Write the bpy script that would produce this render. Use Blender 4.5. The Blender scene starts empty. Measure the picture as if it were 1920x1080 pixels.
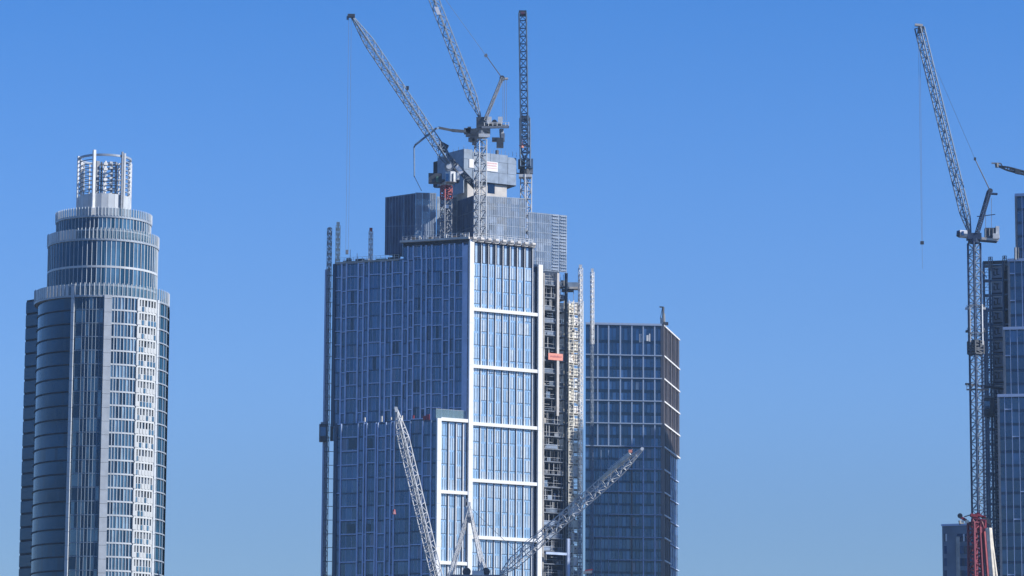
import bpy, math, random
HAZE = 0.00006
from mathutils import Vector, Matrix
random.seed(7)
R_ = math.radians
sc = bpy.context.scene
COL = sc.collection
V = Vector

# ------------------------------------------------------------------ camera
F = 6700.0                      # focal length in photo pixels (1920 wide)
ZC = 20.0                       # eye height above ground
TH = math.atan(1100.0 / F)      # looking up
RO = 0.0052                     # tiny roll
fw = V((0, math.cos(TH), math.sin(TH)))
up0 = V((0, -math.sin(TH), math.cos(TH)))
rt0 = V((1, 0, 0))
CX = rt0 * math.cos(RO) + up0 * math.sin(RO)
CY = -rt0 * math.sin(RO) + up0 * math.cos(RO)
CAM = V((0, 0, ZC))
cd = bpy.data.cameras.new('camera')
cam = bpy.data.objects.new('camera', cd)
COL.objects.link(cam)
M = Matrix((CX, CY, -fw)).transposed().to_4x4()
M.translation = CAM
cam.matrix_world = M
cd.sensor_width = 36.0
cd.lens = 36.0 * F / 1920.0
cd.clip_start = 1.0
cd.clip_end = 60000.0
sc.camera = cam


def ray(u, v):
    return CX * ((u - 960.0) / F) + CY * ((540.0 - v) / F) + fw


def P(u, v, Y):
    """world point seen at photo pixel (u, v) at distance Y"""
    d = ray(u, v)
    return CAM + d * (Y / d.y)


def along(A, ang, u, v):
    """from plan point A walk in compass direction ang (degrees right of +Y) to the sight line of (u, v)"""
    d = ray(u, v)
    e = V((math.sin(R_(ang)), math.cos(R_(ang))))
    # A + t e = s d(xy)
    det = e.x * (-d.y) - (-d.x) * e.y
    t = (-A.x * (-d.y) + (-d.x) * A.y * 1.0) / det if abs(det) > 1e-9 else 0
    t = ((-A.x) * (-d.y) - (-d.x) * (-A.y)) / det
    return V((A.x + t * e.x, A.y + t * e.y, 0))


def zat(u, v, Y):
    return P(u, v, Y).z


def flat(p):
    return V((p.x, p.y, 0))


def mpp(Y):
    return Y * 1.015 / F


# ------------------------------------------------------------------ materials
def mat(name, col, rough=0.6, metal=0.0, ior=1.5, var=0.0, scale=0.3, bump=0.0, alpha=1.0, streak=False, tint=None):
    m = bpy.data.materials.new(name)
    m.use_nodes = True
    nt = m.node_tree
    b = nt.nodes['Principled BSDF']
    b.inputs['Base Color'].default_value = (*col, 1)
    b.inputs['Roughness'].default_value = rough
    b.inputs['Metallic'].default_value = metal
    b.inputs['IOR'].default_value = ior
    if tint:
        b.inputs['Specular Tint'].default_value = (*tint, 1)
    if alpha < 1:
        b.inputs['Alpha'].default_value = alpha
    if var > 0 or bump > 0:
        tc = nt.nodes.new('ShaderNodeTexCoord')
        mp = nt.nodes.new('ShaderNodeMapping')
        mp.inputs['Scale'].default_value = (scale, scale, scale * (0.12 if streak else 1))
        nz = nt.nodes.new('ShaderNodeTexNoise')
        nz.inputs['Scale'].default_value = 1.0
        nz.inputs['Detail'].default_value = 5
        nt.links.new(tc.outputs['Object'], mp.inputs[0])
        nt.links.new(mp.outputs[0], nz.inputs['Vector'])
        if var > 0:
            rp = nt.nodes.new('ShaderNodeValToRGB')
            rp.color_ramp.elements[0].position = 0.3
            rp.color_ramp.elements[1].position = 0.7
            rp.color_ramp.elements[0].color = (*[c * (1 - var) for c in col], 1)
            rp.color_ramp.elements[1].color = (*[min(1, c * (1 + var)) for c in col], 1)
            nt.links.new(nz.outputs['Fac'], rp.inputs[0])
            nt.links.new(rp.outputs[0], b.inputs['Base Color'])
        if bump > 0:
            bp = nt.nodes.new('ShaderNodeBump')
            bp.inputs['Strength'].default_value = bump
            bp.inputs['Distance'].default_value = 0.3
            nt.links.new(nz.outputs['Fac'], bp.inputs['Height'])
            nt.links.new(bp.outputs[0], b.inputs['Normal'])
    return m


MT = {}
def defmat(k, *a, **kw):
    MT[k] = mat(k, *a, **kw)

defmat('ground_grey', (.07, .075, .075), .95, var=.3, scale=.02)
defmat('glass_deep', (.006, .022, .062), .06, ior=2.1, var=.5, scale=.15, tint=(.5, .76, 1.0))
defmat('glass_mid', (.012, .042, .115), .08, ior=2.2, var=.5, scale=.2, tint=(.5, .76, 1.0))
defmat('glass_soft', (.035, .08, .18), .12, ior=2.3, var=.4, scale=.25, tint=(.5, .76, 1.0))
defmat('glass_black', (.004, .007, .014), .10, ior=1.8, tint=(.5, .76, 1.0))
defmat('spandrel_navy', (.009, .024, .062), .25, ior=1.7, tint=(.5, .76, 1.0))
defmat('fin_blue', (.46, .56, .76), .45, var=.12, scale=.4)
defmat('transom_blue', (.48, .58, .78), .45)
defmat('white_frame', (.82, .82, .80), .5, var=.04, scale=.2)
defmat('clear_blue', (.29, .46, .65), .07, ior=2.4, var=.12, scale=.35)
defmat('clear_pale', (.43, .56, .69), .10, ior=2.4, var=.12, scale=.5)
defmat('clear_curtain', (.56, .64, .70), .16, ior=2.2, var=.15, scale=.8)
defmat('fin_dark', (.035, .045, .06), .4)
defmat('fin_white', (.70, .72, .74), .4)
defmat('concrete', (.40, .38, .35), .9, var=.25, scale=.5)
defmat('concrete_pale', (.58, .55, .51), .9, var=.15, scale=.4)
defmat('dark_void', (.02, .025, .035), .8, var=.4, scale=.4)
defmat('screen_mesh', (.19, .25, .34), .6, var=.4, scale=.5, streak=True)
defmat('screen_net', (.20, .26, .34), .7, var=.35, scale=.6, alpha=.62)
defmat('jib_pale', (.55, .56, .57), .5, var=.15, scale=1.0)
defmat('block_grey', (.13, .18, .25), .7, var=.2, scale=.2)
defmat('balcony_white', (.52, .54, .54), .5, var=.08, scale=.5)
defmat('back_wall', (.020, .042, .080), .8, var=.5, scale=.4)
defmat('screen_rib', (.32, .39, .48), .5)
defmat('form_panel', (.22, .29, .385), .5, var=.22, scale=.5)
defmat('steel_grey', (.21, .23, .26), .5, var=.2, scale=1.5)
defmat('steel_white', (.66, .67, .67), .5, var=.15, scale=1.0)
defmat('steel_dark', (.05, .06, .075), .5, var=.3, scale=1.0)
defmat('mast_white', (.46, .48, .50), .5, var=.2, scale=1.0)
defmat('crane_blue', (.016, .042, .10), .85, var=.25, scale=1.0)
defmat('screen_pale', (.25, .32, .42), .6, var=.3, scale=.5)
defmat('screen_shaded', (.045, .075, .14), .6, var=.35, scale=.4)  # same sheets as the other screens, with shade painted into a darker navy
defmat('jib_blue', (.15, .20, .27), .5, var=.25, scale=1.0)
defmat('grid_blue', (.30, .39, .54), .45)
defmat('slab_grey', (.21, .24, .28), .85, var=.25, scale=.5)
defmat('glass_blind', (.09, .15, .26), .2, ior=1.8, var=.2)
defmat('round_mid', (.016, .048, .088), .10, ior=1.5, tint=(.6, .85, 1))
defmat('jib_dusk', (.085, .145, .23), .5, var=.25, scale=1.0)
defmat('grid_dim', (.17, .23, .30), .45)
defmat('steel_blue', (.10, .17, .27), .45, var=.2, scale=1.0)
defmat('steel_red', (.30, .035, .045), .5, var=.25, scale=1.0)
defmat('steel_crimson', (.20, .014, .036), .5, var=.3, scale=1.0)
defmat('scaffold_cream', (.72, .69, .60), .7, var=.2, scale=1.0)
defmat('cream_hose', (.80, .72, .58), .6, var=.2, scale=.8)
defmat('salmon', (.80, .30, .22), .6)
defmat('salmon_dark', (.50, .16, .16), .6)
defmat('banner_white', (.84, .82, .82), .6)
defmat('banner_pink', (.75, .42, .42), .6)
defmat('rope', (.12, .13, .15), .6)
defmat('bronze_pale', (.24, .215, .215), .5, var=.1)
defmat('bronze', (.15, .125, .125), .5, var=.15, scale=.3)
defmat('ledge_white', (.75, .74, .72), .5)
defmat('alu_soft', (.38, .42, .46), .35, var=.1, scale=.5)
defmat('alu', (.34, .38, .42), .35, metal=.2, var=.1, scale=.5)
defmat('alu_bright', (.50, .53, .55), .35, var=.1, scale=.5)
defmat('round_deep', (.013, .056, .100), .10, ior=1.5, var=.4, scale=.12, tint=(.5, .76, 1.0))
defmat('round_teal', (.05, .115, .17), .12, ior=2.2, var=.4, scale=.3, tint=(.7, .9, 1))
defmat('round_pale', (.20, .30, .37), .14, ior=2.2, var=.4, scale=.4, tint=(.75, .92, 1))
defmat('parapet_glass', (.07, .15, .20), .08, ior=1.8, alpha=.6)
defmat('balustrade_glass', (.22, .33, .36), .1, ior=1.6, alpha=.45)
defmat('board_green', (.10, .22, .16), .7)
defmat('board_timber', (.34, .24, .15), .8)

# ------------------------------------------------------------------ mesh builder
class MB:
    def __init__(s):
        s.v = []; s.f = []; s.m = []; s.names = []
    def mi(s, k):
        if k not in s.names: s.names.append(k)
        return s.names.index(k)
    def add(s, verts, faces, k):
        o = len(s.v); i = s.mi(k)
        s.v += [V(p) for p in verts]
        for f in faces:
            s.f.append([o + a for a in f]); s.m.append(i)
        return s
    def quad(s, a, b, c, d, k):
        return s.add([a, b, c, d], [(0, 1, 2, 3)], k)
    def box(s, c, ax, ay, az, k):
        """centre and three half-axes"""
        c = V(c); ax = V(ax); ay = V(ay); az = V(az)
        vs = [c + ax * i + ay * j + az * l for l in (-1, 1) for j in (-1, 1) for i in (-1, 1)]
        return s.add(vs, [(0, 2, 3, 1), (4, 5, 7, 6), (0, 1, 5, 4), (2, 6, 7, 3), (0, 4, 6, 2), (1, 3, 7, 5)], k)
    def bar(s, p, q, w, k, h=None, ref=None):
        p = V(p); q = V(q); d = q - p
        L = d.length
        if L < 1e-6: return s
        d.normalize()
        r = V(ref) if ref is not None else (V((0, 0, 1)) if abs(d.z) < .95 else V((-.55, .83, 0)))
        a = d.cross(r)
        if a.length < 1e-5: a = d.cross(V((1, 0, 0)))
        a.normalize(); b = a.cross(d)
        return s.box((p + q) / 2, a * (w / 2), d * (L / 2), b * ((h or w) / 2), k)
    def prism(s, poly, z0, z1, k, ktop=None):
        n = len(poly)
        vs = [V((p.x, p.y, z0)) for p in poly] + [V((p.x, p.y, z1)) for p in poly]
        s.add(vs, [(i, (i + 1) % n, n + (i + 1) % n, n + i) for i in range(n)], k)
        s.add(vs[n:], [tuple(range(n))], ktop or k)
        s.add(vs[:n], [tuple(reversed(range(n)))], ktop or k)
        return s
    def cyl(s, p, q, r, k, n=14, r2=None):
        p = V(p); q = V(q); d = (q - p).normalized()
        a = d.cross(V((0, 0, 1)) if abs(d.z) < .95 else V((0, 1, 0))).normalized(); b = a.cross(d)
        r2 = r if r2 is None else r2
        vs = [p + (a * math.cos(t) + b * math.sin(t)) * r for t in [2 * math.pi * i / n for i in range(n)]]
        vs += [q + (a * math.cos(t) + b * math.sin(t)) * r2 for t in [2 * math.pi * i / n for i in range(n)]]
        fs = [(i, (i + 1) % n, n + (i + 1) % n, n + i) for i in range(n)]
        fs += [tuple(reversed(range(n))), tuple(range(n, 2 * n))]
        return s.add(vs, fs, k)
    def lattice(s, p, q, w, h, bay, chord, brace, k, ref=None, taper=(0, 0), kb=None, rungs=True):
        """four-chord truss from p to q; taper = lengths over which the ends pinch to a point"""
        p = V(p); q = V(q); d = q - p; L = d.length; d.normalize()
        r = V(ref) if ref is not None else (V((0, 0, 1)) if abs(d.z) < .95 else V((-.55, .83, 0)))
        a = d.cross(r).normalized(); b = a.cross(d)
        n = max(2, int(round(L / bay)))
        def corner(i, j):
            t = L * i / n
            f = 1.0
            if taper[0] and t < taper[0]: f = .18 + .82 * t / taper[0]
            if taper[1] and t > L - taper[1]: f = .18 + .82 * (L - t) / taper[1]
            sx, sy = [(-1, -1), (1, -1), (1, 1), (-1, 1)][j % 4]
            return p + d * t + a * (sx * w / 2 * f) + b * (sy * h / 2 * f)
        kb = kb or k
        for i in range(n):
            for j in range(4):
                s.bar(corner(i, j), corner(i + 1, j), chord, k)
                if (i + j) % 2 == 0: s.bar(corner(i, j), corner(i + 1, j + 1), brace, kb)
                else: s.bar(corner(i, j + 1), corner(i + 1, j), brace, kb)
        if rungs:
            for i in range(n + 1):
                for j in range(4):
                    s.bar(corner(i, j), corner(i, j + 1), brace, kb)
        return s
    def build(s, name, parent):
        me = bpy.data.meshes.new(name)
        root = parent
        while root.parent is not None: root = root.parent
        o0 = root.location
        me.from_pydata([tuple(p - o0) for p in s.v], [], s.f)
        for k in s.names: me.materials.append(MT[k])
        me.polygons.foreach_set('material_index', s.m)
        me.update()
        o = bpy.data.objects.new(name, me)
        COL.objects.link(o); o.parent = parent
        return o


def thing(name, label, cat, loc, group=None):
    o = bpy.data.objects.new(name, None)
    o.empty_display_size = 1
    COL.objects.link(o); o.location = V(loc)
    o['label'] = label; o['category'] = cat
    if group: o['group'] = group
    return o


# ------------------------------------------------------------------ curtain wall
def fracs(A, B, us, v):
    """fractions along A->B at which photo columns us cut the wall"""
    ang = math.degrees(math.atan2(B.x - A.x, B.y - A.y))
    L = (flat(B) - flat(A)).length
    out = []
    for u in us:
        q = along(A, ang, u, v)
        out.append(((q - flat(A)).dot((flat(B) - flat(A)).normalized())) / L)
    return out


def outward(A, B):
    e = (flat(B) - flat(A)).normalized()
    n = V((e.y, -e.x, 0))
    if n.y > 0: n = -n
    return e, n


def curtain(root, A, B, zs, cuts, panes, fin=None, fin_w=.25, fin_d=.35, span_h=.75, span_k='spandrel_navy',
            transom=None, tr_p=1.0, tr_h=.14, tr_d=.10, n=None, split=0, fin_ks=None, fins=True, rec=.0, name='storey_glazing', stagger=None):
    """glazing storey by storey (one part each, its transoms a sub-part) with upright fins"""
    e, nn = outward(A, B)
    n = n or nn
    L = (flat(B) - flat(A)).length
    A0 = flat(A)
    def pt(f, z, d=0): 
        q = A0 + e * (f * L) + n * d
        return V((q.x, q.y, z))
    cuts = sorted(set([0.0] + [c for c in cuts if 0.002 < c < .998] + [1.0]))
    ks = [k for k, w in panes for _ in range(w)]
    for i in range(len(zs) - 1):
        z0, z1 = zs[i], zs[i + 1]
        g = MB(); t = g
        for j in range(len(cuts) - 1):
            f0, f1 = cuts[j], cuts[j + 1]
            wd = (f1 - f0) * L
            m = 1 + (1 if (split and wd > split) else 0) + (1 if (split and wd > 2 * split) else 0)
            off = (stagger[j % len(stagger)] * .55 if stagger else 0)
            zz1 = z1 + off; zz0 = z0 + off
            for q in range(m):
                a = f0 + (f1 - f0) * q / m; b = f0 + (f1 - f0) * (q + 1) / m
                k = random.choice(ks)
                tl = .0085 * wd / m; dz = random.uniform(-tl, tl); dx = random.uniform(-.022, .022)
                g.quad(pt(a, zz0, dz + dx - .05), pt(b, zz0, dz - dx - .05), pt(b, zz1 - span_h, -dz - dx - .05), pt(a, zz1 - span_h, -dz + dx - .05), k)
                if q and wd > 1.2:
                    t.bar(pt(a, zz0, 0), pt(a, zz1 - span_h, 0), .07, transom or 'spandrel_navy')
            g.quad(pt(f0, zz1 - span_h, -.03), pt(f1, zz1 - span_h, -.03), pt(f1, zz1, -.03), pt(f0, zz1, -.03), span_k)
            if transom and random.random() < tr_p:
                t.box((pt(f0, zz1, tr_d / 2) + pt(f1, zz1, tr_d / 2)) / 2, e * ((f1 - f0) * L / 2 - .01), n * (tr_d / 2 + .02), V((0, 0, tr_h / 2)), transom)
        go = g.build(name, root)
    if fin and fins:
        for j, c in enumerate(cuts):
            if j in (0, len(cuts) - 1): continue
            k = fin_ks[j % len(fin_ks)] if fin_ks else fin
            b = MB()
            zc0, zc1 = zs[0], zs[-1]
            b.box((pt(c, zc0, fin_d / 2) + pt(c, zc1, fin_d / 2)) / 2, e * (fin_w / 2), n * (fin_d / 2 + .04), V((0, 0, (zc1 - zc0) / 2)), k)
            b.build('fin', root)


def levels(ztop, step, zlow):
    z = [ztop]
    while z[-1] > zlow: z.append(z[-1] - step)
    return list(reversed(z))

# ------------------------------------------------------------------ ground
g = MB()
S = 30000
g.quad((-S, -S, 0), (S, -S, 0), (S, S, 0), (-S, S, 0), 'ground_grey')
gr = bpy.data.objects.new('ground', None)
me = bpy.data.meshes.new('ground')
me.from_pydata([tuple(p) for p in g.v], [], g.f); me.materials.append(MT['ground_grey'])
gr = bpy.data.objects.new('ground', me); COL.objects.link(gr)
gr['kind'] = 'structure'

# ================================================================== ROUND TOWER (left)
def round_tower():
    Y = 820.0
    pc = P(195.5, 560, Y)
    C = V((pc.x, Y, 0))
    k = mpp(Y)
    root = thing('round_tower', 'cylindrical blue glass tower with stepped round top and open silver cage above', 'tower', C)
    RA, RB, RC, RP = 123.5 * k, 102 * k, 88 * k, 48.5 * k
    C0 = C
    def pol(a, r, z):
        return V((C.x + r * math.sin(R_(a)), C.y - r * math.cos(R_(a)), z))
    def zz(u, v): return zat(u, v, Y)
    zA = zz(72, 572)      # wall head of the main drum (side edge)
    zAp = zz(72, 551)     # parapet top
    zB = zz(90, 464); zBp = zz(90, 446)
    zC = zz(106, 419); zCp = zz(106, 405)
    zP = zz(145, 371)
    zlow = zz(72, 1110)
    # plain lower shaft and inner drum
    def ring(mb, a0, a1, r, z0, z1, kf, step=3.0, dr=0):
        n = max(1, int(round((a1 - a0) / step)))
        for i in range(n):
            b0 = a0 + (a1 - a0) * i / n; b1 = a0 + (a1 - a0) * (i + 1) / n
            kk = kf(b0) if callable(kf) else kf
            mb.quad(pol(b0, r, z0), pol(b1, r, z0), pol(b1, r, z1), pol(b0, r, z1), kk)
    def band(mb, a0, a1, r0, r1, z0, z1, kf, step=4.0):
        n = max(1, int(round((a1 - a0) / step)))
        for i in range(n):
            b0 = a0 + (a1 - a0) * i / n; b1 = a0 + (a1 - a0) * (i + 1) / n
            p = [pol(b0, r0, z0), pol(b1, r0, z0), pol(b1, r1, z0), pol(b0, r1, z0), pol(b0, r0, z1), pol(b1, r0, z1), pol(b1, r1, z1), pol(b0, r1, z1)]
            mb.add(p, [(0, 1, 2, 3), (4, 7, 6, 5), (3, 2, 6, 7), (0, 4, 5, 1)] + ([(0, 3, 7, 4)] if i == 0 else []) + ([(1, 5, 6, 2)] if i == n - 1 else []), kf)
    m = MB()
    poly = [pol(a, RA - .5, 0) for a in range(0, 360, 6)]
    m.prism(poly, 0, zlow, 'round_deep')
    m.build('lower_shaft', root)
    step = 25.2 * k
    zs = levels(zA, step, zlow)
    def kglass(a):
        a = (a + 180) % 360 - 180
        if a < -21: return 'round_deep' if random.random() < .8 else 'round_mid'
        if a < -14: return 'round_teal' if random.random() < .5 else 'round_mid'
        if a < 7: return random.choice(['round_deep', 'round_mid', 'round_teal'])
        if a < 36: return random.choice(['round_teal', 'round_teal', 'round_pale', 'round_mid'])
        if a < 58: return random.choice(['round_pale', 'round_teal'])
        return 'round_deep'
    for i in range(len(zs) - 1):
        z0, z1 = zs[i], zs[i + 1]
        st = MB()
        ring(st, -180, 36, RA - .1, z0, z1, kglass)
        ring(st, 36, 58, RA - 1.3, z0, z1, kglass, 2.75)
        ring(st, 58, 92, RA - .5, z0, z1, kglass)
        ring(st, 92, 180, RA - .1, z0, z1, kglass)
        mu = st
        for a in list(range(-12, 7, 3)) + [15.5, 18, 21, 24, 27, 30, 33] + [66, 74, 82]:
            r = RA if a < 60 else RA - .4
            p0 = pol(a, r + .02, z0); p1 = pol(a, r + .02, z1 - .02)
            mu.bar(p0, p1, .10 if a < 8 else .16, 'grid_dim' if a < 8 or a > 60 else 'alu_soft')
        so = st.build('storey_glazing', root)
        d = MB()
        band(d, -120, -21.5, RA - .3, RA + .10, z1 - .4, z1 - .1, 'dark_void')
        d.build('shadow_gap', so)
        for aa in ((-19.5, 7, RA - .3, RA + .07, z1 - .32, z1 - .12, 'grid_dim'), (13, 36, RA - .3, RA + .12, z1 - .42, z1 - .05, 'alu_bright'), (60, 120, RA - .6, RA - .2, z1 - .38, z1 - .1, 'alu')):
            f = MB()
            band(f, *aa)
            f.build('slab_edge', so)
        b = MB()
        band(b, 36.5, 57.5, RA - 1.3, RA + .25, z1 - .55, z1 - .12, 'balcony_white')
        band(b, 36.5, 57.5, RA + .08, RA + .16, z0 + .95, z0 + 1.08, 'balcony_white')
        for a in (36.8, 40, 43, 46.5, 50, 53.5, 57.2):
            b.bar(pol(a, RA + .05, z0 - .1), pol(a, RA + .05, z1 - .55), .55 if a in (36.8, 57.2) else .3, 'balcony_white')
        for a in (38.4, 41.5, 44.7, 48.2, 51.7, 55.3):
            b.bar(pol(a, RA + .1, z0 - .1), pol(a, RA + .1, z0 + 1.0), .5, 'balcony_white' if random.random() < .5 else 'round_teal')
            if random.random() < .55:
                b.bar(pol(a, RA - .7, z0 + 1.0), pol(a, RA - .7, z1 - .55), .9, random.choice(['balcony_white', 'alu', 'round_teal', 'alu_bright']))
        b.build('balcony', so)
    # pilasters
    for a, w, kk in ((-20.4, .75, 'alu_bright'), (10.0, 1.75, 'alu_bright'), (58.6, .7, 'alu_bright')):
        p = MB()
        zt = zAp if a < 0 else zA
        z = zlow
        while z < zt - .1:
            z2 = min(z + step, zt)
            p.bar(pol(a, RA + .22, z + .06), pol(a, RA + .22, z2), w, kk, h=.5, ref=pol(a, 1, 0) - pol(a, 0, 0))
            z = z2
        p.build('pilaster', root)
    # flat wing panel on the left
    w = MB()
    xl = P(51.5, 560, Y + 10).x
    xr = pol(-80, RA, 0).x
    zt = zz(52, 553)
    zw = levels(zt, step, zlow)
    w.prism([V((xl, Y + 8, 0)), V((xr, Y + 4, 0)), V((xr, Y + 16, 0)), V((xl, Y + 20, 0))], 0, zw[0], 'round_deep')
    for i in range(len(zw) - 1):
        kk = random.choice(['round_deep', 'round_deep', 'round_mid'])
        w.prism([V((xl, Y + 8, 0)), V((xr, Y + 4, 0)), V((xr, Y + 16, 0)), V((xl, Y + 20, 0))], zw[i] + .0, zw[i + 1] - .5, kk)
        w.prism([V((xl + .12, Y + 8.12, 0)), V((xr, Y + 4.12, 0)), V((xr, Y + 16, 0)), V((xl + .12, Y + 19.9, 0))], zw[i + 1] - .45, zw[i + 1], 'dark_void')
    w.build('wing_wall', root)
    # tiers
    C = V((C.x - 4.3 * k, C.y, 0))
    def tier(r, z0, z1, mids, nm):
        t = MB()
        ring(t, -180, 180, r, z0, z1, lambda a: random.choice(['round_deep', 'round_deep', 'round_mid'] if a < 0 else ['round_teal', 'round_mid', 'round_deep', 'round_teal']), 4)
        t.prism([pol(a, r - .05, 0) for a in range(0, 360, 6)], z1 - .4, z1 - .02, 'concrete')
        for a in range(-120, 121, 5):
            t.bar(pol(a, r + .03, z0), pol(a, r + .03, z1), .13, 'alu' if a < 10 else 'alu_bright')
        to = t.build(nm, root)
        for z, h in mids:
            bb = MB()
            band(bb, -180, 180, r - .2, r + .14, z - h / 2, z + h / 2, 'alu_bright', 5)
            bb.build('slab_edge', to)
    zA0 = zA
    tier(RB, zA0 - 1, zB, ((zz(90, 516), .5), (zz(90, 550), .5), (zB - .2, .6)), 'upper_drum')
    tier(RC, zB - 1, zC, ((zC - .2, .6), (zz(106, 446), .35)), 'upper_drum')
    # parapets with upright blades
    for r, z0, z1 in ((RA + .15 + 1e-9, zA - .1, zAp), (RB + .15, zB - .1, zBp), (RC + .15, zC - .1, zCp)):
        p = MB()
        ring(p, -180, 180, r, z0, z1, 'parapet_glass', 5)
        band(p, -180, 180, r - .25, r + .1, z0 - .35, z0 + .1, 'alu', 5)
        po = p.build('parapet', root)
        bl = MB()
        for i in range(90):
            a = -180 + i * 4
            if -70 < a < -22 and r < RA + 1 and r > RC + 1:
                bl.bar(pol(a, r + .1, z0), pol(a, r + .1, z1 - .1), .75, 'alu_bright', h=.12, ref=pol(a, 1, 0) - pol(a, 0, 0))
            else:
                bl.bar(pol(a, r + .1, z0), pol(a, r + .1, z1 + .2), .13, 'alu_bright')
        bl.build('blade', po)
    dk = MB()
    dk.prism([pol(a, RA - .15, 0) for a in range(0, 360, 6)], zA - .5, zA - .15, 'concrete')
    dk.build('terrace', root)
    # crown base
    c = MB()
    n = 24
    for i in range(n):
        a0 = i * 15 - 180; a1 = a0 + 15
        c.quad(pol(a0, RP, zC - .5), pol(a1 - .4, RP, zC - .5), pol(a1 - .4, RP, zP), pol(a0, RP, zP), 'alu_bright')
    c.prism([pol(a, RP - .08, 0) for a in range(0, 360, 10)], zC - .5, zP - .05, 'steel_grey')
    c.build('crown_base', root)
    zt = zz(147, 300)
    for u, v0, w, dy, kk in ((148, 296, .4, 0, 'steel_white'), (181.5, 291, .62, -1, 'steel_white'), (232.5, 292, .4, -1, 'steel_grey'), (236.5, 294, .4, -1, 'alu_bright'), (242, 303, .5, .3, 'alu_bright')):
        x = P(u, 340, Y).x
        dx = max(-1, min(1, (x - C.x) / (RP + .35)))
        a = math.degrees(math.asin(dx))
        if dy > 0: a = 180 - a
        b = MB()
        b.bar(pol(a, RP + .35, zC - .2), pol(a, RP + .35, zz(u, v0)), w, kk)
        b.build('cage_post', root)
    for a in (100, 118, 136, 154, 170, -170, -154, -136, -118, -104):
        b = MB()
        b.bar(pol(a, RP - .1, zP - .1), pol(a, RP - .1, zt), .26, random.choice(['steel_white', 'steel_grey', 'alu']))
        b.build('cage_post', root)
    for i, v in enumerate((299, 307, 315, 323, 331, 339, 347, 355, 363)):
        b = MB()
        z = zz(147, v)
        band(b, -180, 180, RP - .25, RP + .15 if i == 0 else RP - .1, z - (.28 if i == 0 else .12), z + (.2 if i == 0 else .1), 'steel_grey' if i else 'alu', 6) if i == 0 else band(b, -180, -22, RP - .25, RP - .08, z - .08, z + .06, 'steel_dark', 6)
        if i: band(b, 60, 180, RP - .25, RP - .08, z - .1, z + .08, 'alu', 6)
        b.build('cage_ring', root)
    t = MB()
    ztp = zz(180, 303)
    t.bar((C.x - 1.75, Y - .5, zP - .2), (C.x - 1.75, Y - .5, ztp), .8, 'steel_grey')
    t.bar((C.x - .9, Y + .4, zP - .2), (C.x - .9, Y + .4, ztp), .3, 'steel_dark')
    t.bar((C.x + .2, Y - .8, zP - .2), (C.x + .2, Y - .8, ztp), .36, 'steel_white')
    t.bar((C.x + 1.5, Y + .6, zP - .2), (C.x + 1.5, Y + .6, ztp - .2), .4, 'alu')
    t.bar((C.x + 2.6, Y, zP - .2), (C.x + 2.6, Y, ztp - .2), .42, 'steel_grey')
    t.bar((C.x + 3.35, Y - .3, zP - .2), (C.x + 3.35, Y - .3, ztp - .4), .2, 'steel_white')
    hh = (ztp - zP) / 7
    for i in range(7):
        z = zP + hh * (i + .4)
        t.bar((C.x - 1.4, Y - .6, z), (C.x + 2.7, Y + .2, z + random.uniform(-.1, .1)), .14, 'steel_grey')
        t.bar((C.x + .2, Y + .4, z + hh * .4), (C.x + 2.6, Y, z + hh * .5), .2, random.choice(['steel_dark', 'steel_grey']))
        t.box((C.x + .2, Y - .9, z), (.42, .2, 0), (-.1, .25, 0), (0, 0, hh * .24), 'steel_white')
        t.box((C.x + 1.4, Y - .3, z + hh * .35), (.3, .15, 0), (-.1, .25, 0), (0, 0, hh * .2), 'alu_bright')
        t.box((C.x + 3.35, Y - .4, z), (.33, .1, 0), (-.1, .25, 0), (0, 0, hh * .1), 'steel_white')
    t.build('wind_turbine', root)
    for xo, yo in ((5.75, 1.2), (-5.45, .6)):
        t = MB()
        t.bar((C.x + xo, Y + yo, zP - .2), (C.x + xo, Y + yo, ztp), .3, 'steel_white')
        for i in range(7):
            t.box((C.x + xo, Y + yo - .1, zP + hh * (i + .5)), (.33, .15, 0), (-.1, .25, 0), (0, 0, hh * .33), 'steel_white')
        t.build('beaded_post', root)


round_tower()

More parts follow.
